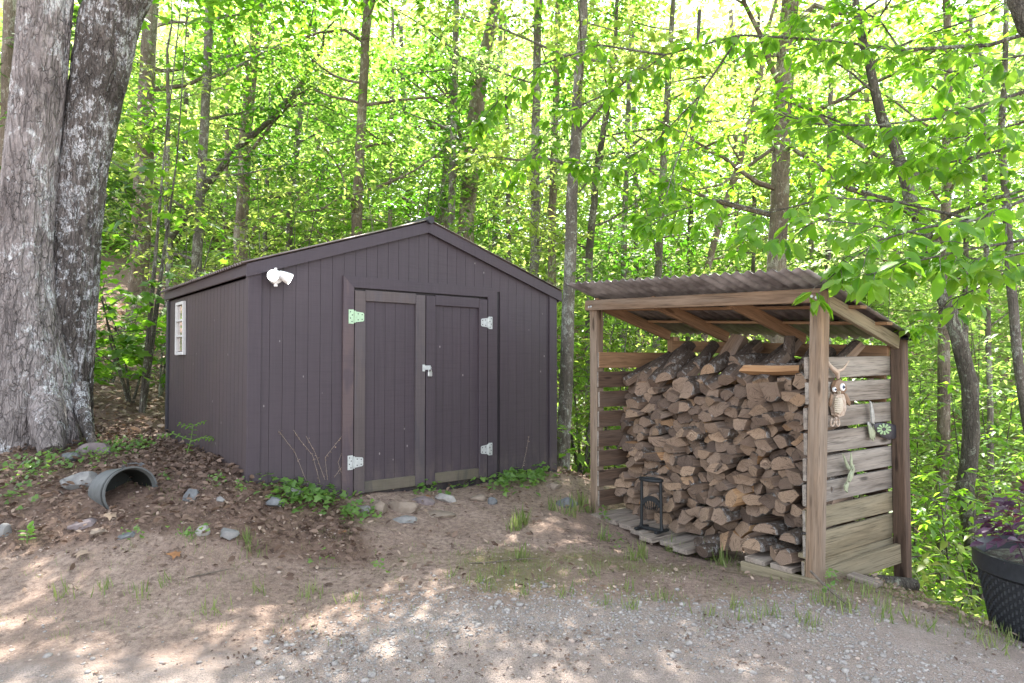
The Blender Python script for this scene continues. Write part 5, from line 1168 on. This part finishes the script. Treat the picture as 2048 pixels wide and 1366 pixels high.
tree('forest_tree', 'thin dark tree slanting up above the left half of the shed roof', [(574, 560, 16), (582, 400, 14), (600, 230, 13), (612, 120, 10)], 17, 'bark_dark', 12, (4.5, 11), 1.5, 7, 18, (.11, .16), 'leaf_fresh', LF_FAR, .35, .14)
tree('forest_tree', 'straight brown tree rising just left of the shed gable peak', [(714, 540, 24), (714, 430, 22), (722, 250, 20), (736, 0, 19)], 12.8, 'bark_brown', 13, (3.0, 9.5), 1.6, 10, 15, (.09, .14), 'leaf_fresh', LF_MID, .28, .12, 34,
     extra=(([(728, 210, 12.8), (800, 200, 12.5), (860, 195, 12.3), (900, 185, 12)], .035), ([(735, 90, 12.8), (690, 60, 12.6), (640, 65, 12.5), (590, 80, 12.4)], .04), ([(716, 400, 12.8), (680, 395, 12.4), (640, 420, 12.2), (590, 425, 12)], .03)))
tree('forest_tree', 'slender pale grey tree right above the shed gable peak', [(902, 470, 15), (906, 300, 14), (911, 100, 13), (912, 0, 12)], 13.6, 'bark_grey', 12, (3.4, 9), 1.4, 8, 14, (.09, .14), 'leaf_fresh', LF_MID, .26, .12, 18)
tree('leaning_tree', 'thick dark tree leaning right behind the slender pale tree', [(932, 440, 32), (944, 330, 33), (952, 220, 32), (964, 130, 28), (985, 40, 22)], 15, 'bark_brown', 13, (4, 10.5), 1.7, 8, 18, (.10, .16), 'leaf_fresh', LF_FAR, .35, .14)
tree('forest_tree', 'short dark trunk close beside the thick leaning tree', [(890, 440, 26), (893, 380, 24), (896, 330, 20)], 16, 'bark_dark', 9, (3.8, 8), 1.4, 6, 18, (.11, .16), 'leaf_yellow', LF_FAR, .35, .14)
tree('forest_tree', 'grey lichened tree above the right roof slope of the shed', [(1066, 600, 19), (1070, 450, 18), (1072, 250, 17), (1077, 0, 15)], 12.2, 'bark_grey', 12.5, (2.5, 9), 1.5, 10, 14, (.09, .14), 'leaf_fresh', LF_MID, .28, .12, 30)
tree('forest_tree', 'twin tree standing just right of the grey lichened one', [(1102, 620, 17), (1104, 450, 16), (1108, 300, 15), (1114, 120, 13)], 13.4, 'bark_brown', 12, (3, 9), 1.4, 8, 14, (.09, .14), 'leaf_fresh', LF_MID, .28, .12)
tree('forest_tree', 'mottled tree standing in the gap between shed and lean-to', [(1123, 985, 28), (1130, 800, 28), (1140, 560, 25), (1143, 400, 23), (1155, 200, 21), (1166, 40, 18)], 8.7, 'bark_grey', 12.5, (3.6, 8), 1.6, 10, 18, (.09, .14), 'leaf_fresh', LF_MID, .26, .12, 40)
tree('forest_tree', 'dark bent tree beyond the gap above the left lean-to post', [(1178, 640, 16), (1180, 500, 15), (1190, 360, 14), (1212, 230, 12)], 11.5, 'bark_dark', 10, (3, 8.5), 1.4, 8, 15, (.09, .14), 'leaf_fresh', LF_MID, .28, .12)
tree('forest_tree', 'slim grey tree above the left part of the lean-to roof', [(1312, 660, 15), (1322, 430, 15), (1332, 250, 14), (1342, 60, 11)], 12, 'bark_grey', 11.5, (2.2, 9), 1.5, 9, 15, (.09, .14), 'leaf_fresh', LF_MID, .28, .12)
tree('leaning_tree', 'thin tree leaning right above the middle of the lean-to roof', [(1408, 560, 15), (1440, 440, 14), (1480, 320, 13), (1520, 160, 11)], 14, 'bark_brown', 11, (3, 10), 1.5, 8, 16, (.10, .15), 'leaf_yellow', LF_FAR, .32, .14)
tree('forest_tree', 'thick straight brown tree directly behind the lean-to roof', [(1551, 720, 44), (1553, 540, 42), (1560, 380, 38), (1564, 250, 36), (1572, 120, 40), (1580, 0, 34)], 9.6, 'bark_brown', 14, (3.2, 9), 1.8, 9, 16, (.09, .14), 'leaf_hickory', LF_MID, .26, .12, 44,
     extra=(([(1565, 190, 9.6), (1610, 215, 9.3), (1680, 262, 9.0), (1760, 315, 8.8), (1840, 350, 8.6), (1885, 410, 8.5)], .045), ([(1560, 280, 9.6), (1620, 320, 9.3), (1700, 380, 9.1), (1790, 410, 9.0), (1850, 432, 8.9)], .035), ([(1575, 60, 9.6), (1630, 10, 9.4), (1690, 30, 9.2), (1720, 70, 9.0)], .05), ([(1555, 290, 9.6), (1500, 330, 9.4), (1440, 370, 9.2), (1390, 380, 9)], .03), ([(1556, 110, 9.6), (1490, 110, 9.3), (1420, 150, 9.1), (1340, 165, 9)], .03)))
tree('crooked_tree', 'dark crooked tree curving up past the rear corner of the lean-to', [(1950, 1175, 30), (1940, 1060, 34), (1930, 980, 38), (1942, 870, 38), (1940, 770, 36), (1915, 670, 36), (1890, 600, 32), (1850, 470, 30), (1822, 400, 28), (1800, 320, 24), (1765, 240, 22), (1738, 130, 20), (1715, 30, 16)], 7.6, 'bark_dark', 11, (3.5, 7), 1.4, 9, 15, (.09, .14), 'leaf_hickory', LF_MID, .26, .12, 30,
     extra=(([(1838, 440, 7.6), (1780, 400, 7.4), (1730, 385, 7.3), (1690, 370, 7.2)], .03), ([(1862, 500, 7.6), (1900, 430, 7.4), (1980, 400, 7.2), (2050, 380, 7)], .035)))
tree('forest_tree', 'upright mossy trunk in the ravine left of the crooked tree', [(1886, 1160, 30), (1886, 950, 28), (1888, 700, 26), (1892, 400, 22), (1895, 150, 18)], 9.2, 'bark_brown', 12.5, (2.0, 9), 1.5, 10, 18, (.09, .14), 'leaf_fresh', LF_MID, .28, .12, 30)
tree('forest_tree', 'pale spotted slender tree at the right edge of the picture', [(2062, 900, 22), (2046, 800, 22), (2032, 680, 22), (2022, 560, 21), (2012, 400, 18), (2000, 280, 16), (2010, 150, 13)], 7.9, 'bark_grey', 11, (3.2, 8), 1.4, 8, 15, (.09, .14), 'leaf_fresh', LF_MID, .26, .12, 26)
tree('forest_tree', 'wide brown trunk behind the bushes between big tree and shed', [(268, 830, 50), (272, 700, 46), (280, 500, 44), (290, 300, 40), (296, 100, 34)], 13.5, 'bark_brown', 13, (4, 10), 1.8, 8, 16, (.10, .15), 'leaf_maple', LF_MID, .32, .14)
tree('forest_tree', 'thin stem with bare twigs just right of the wide brown trunk', [(338, 580, 12), (334, 400, 11), (336, 200, 9)], 12, 'bark_grey', 8, (2.4, 7), 1.1, 7, 14, (.09, .14), 'leaf_fresh', LF_MID, .26, .12)
tree('evergreen_tree', 'dark pine trunk at the far left edge beside the big tree', [(8, 640, 34), (14, 300, 32), (20, 0, 28)], 11, 'bark_brown', 13, (3, 9), 1.6, 8, 22, (.10, .16), 'leaf_evergreen', LF_FAR, .34, .14)
# thin trunks farther back
for px, Y, w_, lean_, lab in (
    (366, 24, 12, 5, 'thin far trunk just left of the slim grey tree at the left roof slope'), (450, 21, 11, 4, 'thin far trunk between the slim grey tree and the stout brown tree'), (530, 19, 10, 9, 'thin far trunk just right of the stout brown tree'),
    (640, 22, 12, -6, 'thin far trunk left of the straight brown tree, leaning left'), (668, 26, 10, 8, 'faint farthest trunk close left of the straight brown tree'), (780, 20, 9, 3, 'thin far trunk right of the straight brown tree'),
    (820, 24, 11, -10, 'thin far trunk left of the gable peak, leaning left'), (990, 22, 12, 6, 'thin far trunk right of the thick dark leaning tree'), (1018, 19, 9, -4, 'very thin far trunk left of the grey lichened tree'),
    (1245, 18, 12, 10, 'thin far trunk above the left end of the lean-to roof'), (1275, 23, 10, -6, 'faint far trunk close left of the slim grey tree at the lean-to'), (1375, 20, 11, 12, 'far trunk just right of the slim grey tree at the lean-to'),
    (1478, 22, 12, -8, 'faint far trunk behind the tree leaning right above the lean-to'), (1505, 17, 9, 6, 'thin far trunk just left of the thick straight tree'), (1625, 19, 11, -4, 'far trunk just right of the thick straight tree'),
    (1655, 15, 13, 5, 'slim trunk over the right end of the lean-to roof'), (1690, 22, 10, 8, 'faint far trunk beyond the right roof end'), (1740, 17, 12, -6, 'slim trunk left of the crooked tree top'), (1930, 16, 12, 6, 'slim trunk between mossy trunk and spotted tree'), (1975, 14, 13, -8, 'slim trunk close left of the pale spotted tree')):
    right = px > 1150; z0 = 620 if right else 470
    tree('forest_tree', lab, [(px, z0, w_), (px + lean_, 250, w_ * .9), (px + lean_ * 2, 20, w_ * .75)], Y, random.choice(('bark_grey', 'bark_brown', 'bark_dark')), EYE + Y * .50, (1 + Y * .08, Y * .50), 1.9, 8, 16, (.13, .2), random.choice(('leaf_fresh', 'leaf_far', 'leaf_yellow')), LF_FAR, .5, .2, group='thin trunks far back in the woods')
# ---- saplings and bushes
def sapling(lab, px, py, Y, hgt, rad, per, lsize, mat, tm, nst=3, nm='sapling', cat='sapling', ncl=18, sx=.16, sz=.09):
    p = at(px, py, Y); g_ = gz(p.x, p.y); b = Vector((p.x, p.y, g_)); t = thing(nm, lab, cat, b); c = []
    for k in range(nst):
        a_ = random.uniform(0, 6.28); top = b + Vector((math.cos(a_) * rad * .6, math.sin(a_) * rad * .6, hgt * random.uniform(.75, 1))); mid = b.lerp(top, .5) + Vector((random.gauss(0, .06), random.gauss(0, .06), 0)); m = MB(); m.tube([b - Z3 * .1, mid, top], [.014 + .004 * hgt, .010, .004], 6)
        for j in range(ncl // nst):
            q_ = b.lerp(mid, random.uniform(.3, 1)) if random.random() < .4 else mid.lerp(top, random.random()); a2 = random.uniform(0, 6.28); e = q_ + Vector((math.cos(a2), math.sin(a2), random.uniform(-.1, .4))) * rad * random.uniform(.3, 1.0); m.tube([q_, q_.lerp(e, .5) + Z3 * .02, e], [.006, .005, .002], 4, cap=False); c += [e, q_.lerp(e, .6)]
        m.build('stem', M['bark_dark'], t, True)
    pos, tip, nr, s_ = clumps(np.array([tuple(q_) for q_ in c]), per, sx, sz, .35, .45, lsize); foliage('foliage', pos, tip, nr, s_, mat, t, tm)
sapling('young maple with big leaves just right of the big tree trunks', 285, 700, 8.2, 6.5, 1.0, 5, (.12, .18), 'leaf_maple', MAPLE, 2, ncl=30, sx=.22, sz=.12)
sapling('low maple bush on the litter between big tree and shed', 262, 800, 8.6, 1.5, .8, 9, (.10, .15), 'leaf_maple', MAPLE, 4, ncl=28)
sapling('light green bush close behind the shed back corner', 318, 800, 9.2, 1.6, .6, 10, (.07, .12), 'leaf_fresh', LF_MID, 3, ncl=24)
sapling('small yellow green sapling by the right edge of the big tree', 215, 820, 9.6, 1.3, .6, 9, (.08, .12), 'leaf_yellow', LF_MID, 3, ncl=20)
sapling('leafy sapling peeking above the left roof eave', 372, 520, 11, 3.6, 1.1, 12, (.09, .14), 'leaf_yellow', LF_MID, 3, ncl=34)
sapling('wide sapling spreading behind the left half of the roof', 560, 560, 11, 4.2, 1.5, 12, (.09, .14), 'leaf_yellow', LF_MID, 4, ncl=44)
sapling('pale sapling spreading behind the gable peak', 800, 560, 11, 4.6, 1.5, 12, (.09, .14), 'leaf_fresh', LF_MID, 4, ncl=44)
sapling('bright sapling behind the right roof slope', 1020, 640, 10.5, 4.2, 1.3, 13, (.09, .14), 'leaf_yellow', LF_MID, 4, ncl=44)
for lab, px, Y, hg, mt in (('bushy sapling in the gap just left of the lean-to', 1165, 9.6, 3.4, 'leaf_fresh'), ('light sapling seen between the left slats of the lean-to', 1225, 10, 3.6, 'leaf_yellow'), ('leafy sapling behind the left end of the lean-to', 1300, 10.5, 4.4, 'leaf_fresh'), ('sapling behind the middle of the lean-to', 1430, 10.5, 4.8, 'leaf_yellow'), ('sapling behind the right end of the lean-to', 1600, 10, 4.8, 'leaf_fresh'),
                           ('tall leafy sapling right behind the rear corner post', 1715, 9.4, 5.2, 'leaf_fresh'), ('ravine sapling between rear post and mossy trunk', 1835, 9.8, 4.8, 'leaf_fresh'), ('ravine sapling left of the crooked tree base', 1880, 7.4, 2.6, 'leaf_hickory'), ('ravine sapling behind the crooked tree', 1945, 9.8, 5.6, 'leaf_fresh'), ('ravine sapling between crooked tree and spotted tree', 1990, 8.6, 4.4, 'leaf_hickory'), ('ravine sapling above the purple plant', 2030, 10.5, 6.5, 'leaf_fresh'), ('low ravine bush behind the planter', 1985, 6.6, 1.6, 'leaf_fresh'), ('low ravine bush at the foot of the rear corner post', 1850, 6.2, 1.1, 'leaf_yellow')):
    sapling(lab, px, 800, Y, hg, 1.15 if hg > 2 else .6, 13, (.09, .14), mt, LF_MID, 4, ncl=48 if hg > 2 else 26, sx=.2, sz=.10)
# ---- undergrowth and the far woods
n = 900; Yc = rng.uniform(8.5, 30, n); Xc = rng.uniform(-.85, .85, n) * Yc; k = ~((Xc > -4.2) & (Xc < .3) & (Yc < 9.3)); k &= ~((Xc < -1.2) & (Yc < 18)); Xc, Yc = Xc[k], Yc[k]
zc_ = height(Xc, Yc) + rng.uniform(.1, .9, len(Xc)) * np.clip(Yc / 14, .5, 1.6); pos, tip, nr, s_ = clumps(np.stack([Xc, Yc, zc_], 1), 42, .38, .20, .3, .5, (.10, .17))
o = foliage('undergrowth', pos, tip, nr, s_, 'leaf_fresh', None, LF_FAR); kind(o, 'stuff', 'low green undergrowth on the forest floor')
n = 3300; Yc = rng.uniform(22, 58, n); Xc = rng.uniform(-.85, .85, n) * Yc; g_ = height(Xc, Yc); top = EYE + Yc * .56; zc_ = g_ + (top - g_) * rng.beta(1.0, 1.45, n)
pos, tip, nr, s_ = clumps(np.stack([Xc, Yc, zc_], 1), 70, 1.0, .5, .3, .5, (.26, .42)); kf = rng.uniform(0, 1, len(pos)) < .5
o = foliage('distant_woods', pos[kf], tip[kf], nr[kf], s_[kf], 'leaf_far', None, LF_FAR); kind(o, 'stuff', 'sunlit leaves of the woods far behind')
o = foliage('distant_woods', pos[~kf], tip[~kf], nr[~kf], s_[~kf], 'leaf_fresh', None, LF_FAR); kind(o, 'stuff', 'green leaves of the woods far behind')

# ---- the overhanging tree at the right, its leaves one by one where they are near
ot = thing('overhanging_tree', 'tree with large glossy leaves on branches reaching in from the right', 'tree', (4.75, 5.4, gz(4.75, 5.4)))
m = MB(); b0 = Vector((4.75, 5.4, gz(4.75, 5.4) - .2)); tp = [b0, b0 + Vector((-.05, 0, 1.5)), b0 + Vector((-.1, -.05, 3.2)), Vector((4.55, 5.3, 4.2)), Vector((4.45, 5.3, 6.5)), Vector((4.4, 5.3, 9))]; m.tube(tp, [.17, .15, .14, .13, .11, .05], 12); m.build('trunk', M['bark_dark'], ot, True)
m = MB(); m.tube([Vector((4.5, 5.3, 4.6)), at(2120, 120, 5.2), at(2052, 52, 5.0), at(2030, 0, 5.0), at(2022, -80, 5.0)], [.08, .07, .06, .05, .04], 10, cap=False); m.build('branch', M['bark_dark'], ot, True)
BR = [([(2200, 560, 4.5), (2080, 500, 4.4), (1980, 520, 4.35), (1880, 510, 4.3), (1810, 520, 4.2)], .010, 1, (.12, .17)), ([(1850, 470, 4.3), (1740, 450, 4.5), (1640, 440, 4.6), (1570, 470, 4.7)], .008, 1, (.12, .16)), ([(2200, 200, 4.8), (2060, 240, 4.8), (1960, 270, 4.9), (1870, 280, 5.0)], .010, 1, (.11, .16)),
      ([(2200, 300, 4.7), (2048, 400, 4.5), (1950, 440, 4.4), (1850, 455, 4.3), (1760, 480, 4.25), (1695, 525, 4.2)], .014, 1, (.12, .17)),
      ([(2180, 400, 4.4), (2048, 480, 4.2), (1930, 500, 4.15), (1820, 525, 4.1), (1735, 550, 4.05)], .012, 1, (.12, .17)),
      ([(1950, 440, 4.4), (1800, 405, 4.6), (1660, 395, 4.8), (1540, 425, 5.0), (1490, 460, 5.0)], .010, 1, (.11, .16)),
      ([(2200, 130, 5.2), (2000, 200, 5.2), (1880, 235, 5.4), (1760, 250, 5.6), (1650, 250, 5.8), (1560, 230, 6)], .016, 0, (.11, .16)),
      ([(2200, 20, 5.5), (1980, 90, 5.8), (1800, 100, 6), (1650, 80, 6.2), (1480, 70, 6.4), (1330, 110, 6.6), (1230, 180, 6.8)], .020, 0, (.11, .15)),
      ([(1480, 70, 6.4), (1400, 190, 6.6), (1310, 285, 6.8), (1220, 335, 7.0), (1150, 330, 7.1)], .012, 0, (.10, .15)),
      ([(1330, 110, 6.6), (1200, 90, 7.0), (1080, 130, 7.2), (1000, 200, 7.4), (960, 240, 7.4)], .012, 0, (.10, .15)),
      ([(1230, 180, 6.8), (1130, 225, 7.0), (1065, 300, 7.2), (1020, 360, 7.4)], .010, 0, (.10, .15)),
      ([(2200, 240, 5.0), (2000, 300, 5.2), (1900, 325, 5.3), (1800, 320, 5.5), (1700, 330, 5.6)], .012, 0, (.11, .16)),
      ([(2160, 470, 4.6), (2020, 540, 4.7), (1960, 575, 4.7), (1900, 600, 4.7), (1850, 640, 4.7)], .010, 1, (.10, .14)),
      ([(1695, 525, 4.2), (1655, 560, 4.18), (1640, 585, 4.16)], .005, 1, (.11, .15)),
      ([(2200, 50, 4.6), (2048, 110, 4.6), (1960, 130, 4.7), (1880, 150, 4.8)], .012, 1, (.11, .16)),
      ([(1800, 100, 6.0), (1760, 40, 6.2), (1700, 10, 6.3), (1600, 20, 6.4)], .010, 0, (.11, .15)), ([(1400, 190, 6.6), (1350, 330, 6.5), (1330, 400, 6.4), (1290, 440, 6.4)], .009, 0, (.10, .14)), ([(1540, 425, 5.0), (1440, 400, 5.4), (1360, 420, 5.7), (1300, 450, 5.9)], .008, 0, (.10, .14))]
nearP, farP = [], []
for br, r_, near, ls in BR:
    P = [at(*q_) for q_ in br]; m = MB(); m.tube(P, [r_ * (1 - .75 * i / (len(P) - 1)) for i in range(len(P))], 7, cap=False); L = sum((P[i + 1] - P[i]).length for i in range(len(P) - 1)); ntw = int(L / (.115 if near else .085))
    for k in range(ntw + 1):
        f = (.18 + .82 * k / ntw) * (len(P) - 1); i = min(int(f), len(P) - 2); q_ = P[i].lerp(P[i + 1], f - i); t_ = (P[i + 1] - P[i]).normalized(); sd = t_.cross(Z3).normalized() * (1 if k % 2 else -1)
        e = (t_ * .7 + sd * random.uniform(.2, .9) + Z3 * random.uniform(-.6, .35)).normalized(); l = random.uniform(.12, .34) if k < ntw else .05; end = q_ + e * l - Z3 * .05 * l; m.tube([q_, q_.lerp(end, .5) + Z3 * .02, end], [.004, .003, .0018], 4, cap=False)
        nl = random.randint(5, 7) if near else random.randint(6, 9)
        for j in range(nl):
            a_ = random.uniform(0, 6.28); h_ = Vector((math.cos(a_), math.sin(a_), random.uniform(-1.1, -.1))); tipd = (h_ + e * .6).normalized(); pp_ = end.lerp(q_, random.uniform(0, .45)) + tipd * .015
            nn = Vector((random.gauss(0, .35), random.gauss(-.25, .35), 1)); (nearP if near else farP).append((tuple(pp_), tuple(tipd), tuple(nn), random.uniform(*ls)))
    m.build('branch', M['bark_dark'], ot, True)
random.shuffle(nearP); farP += nearP[296:]; nearP = nearP[:296]
leaf_parts(leaf_near(), [q_[0] for q_ in nearP], [q_[1] for q_ in nearP], [q_[2] for q_ in nearP], [q_[3] for q_ in nearP], 'hickory_single', ot)
V, F = place(leaf_near(), np.array([q_[0] for q_ in farP]), np.array([q_[1] for q_ in farP]), np.array([q_[2] for q_ in farP]), np.array([q_[3] for q_ in farP])); o = np_mesh('foliage', V, F, M['leaf_hickory'], ot); kind(o, 'stuff')
c = [(random.uniform(.5, 5.5), random.uniform(5.5, 9.5), random.uniform(6.5, 10)) for _ in range(26)] + [(random.uniform(-.6, 3.2), random.uniform(7.4, 9.2), random.uniform(6.8, 8.2)) for _ in range(16)]; pos, tip, nr, s_ = clumps(np.array(c), 36, .42, .2, .3, .5, (.13, .19)); o = foliage('crown', pos, tip, nr, s_, 'leaf_hickory', ot, LF_FAR)  # second set: unseen clumps added to throw shade on the gravel
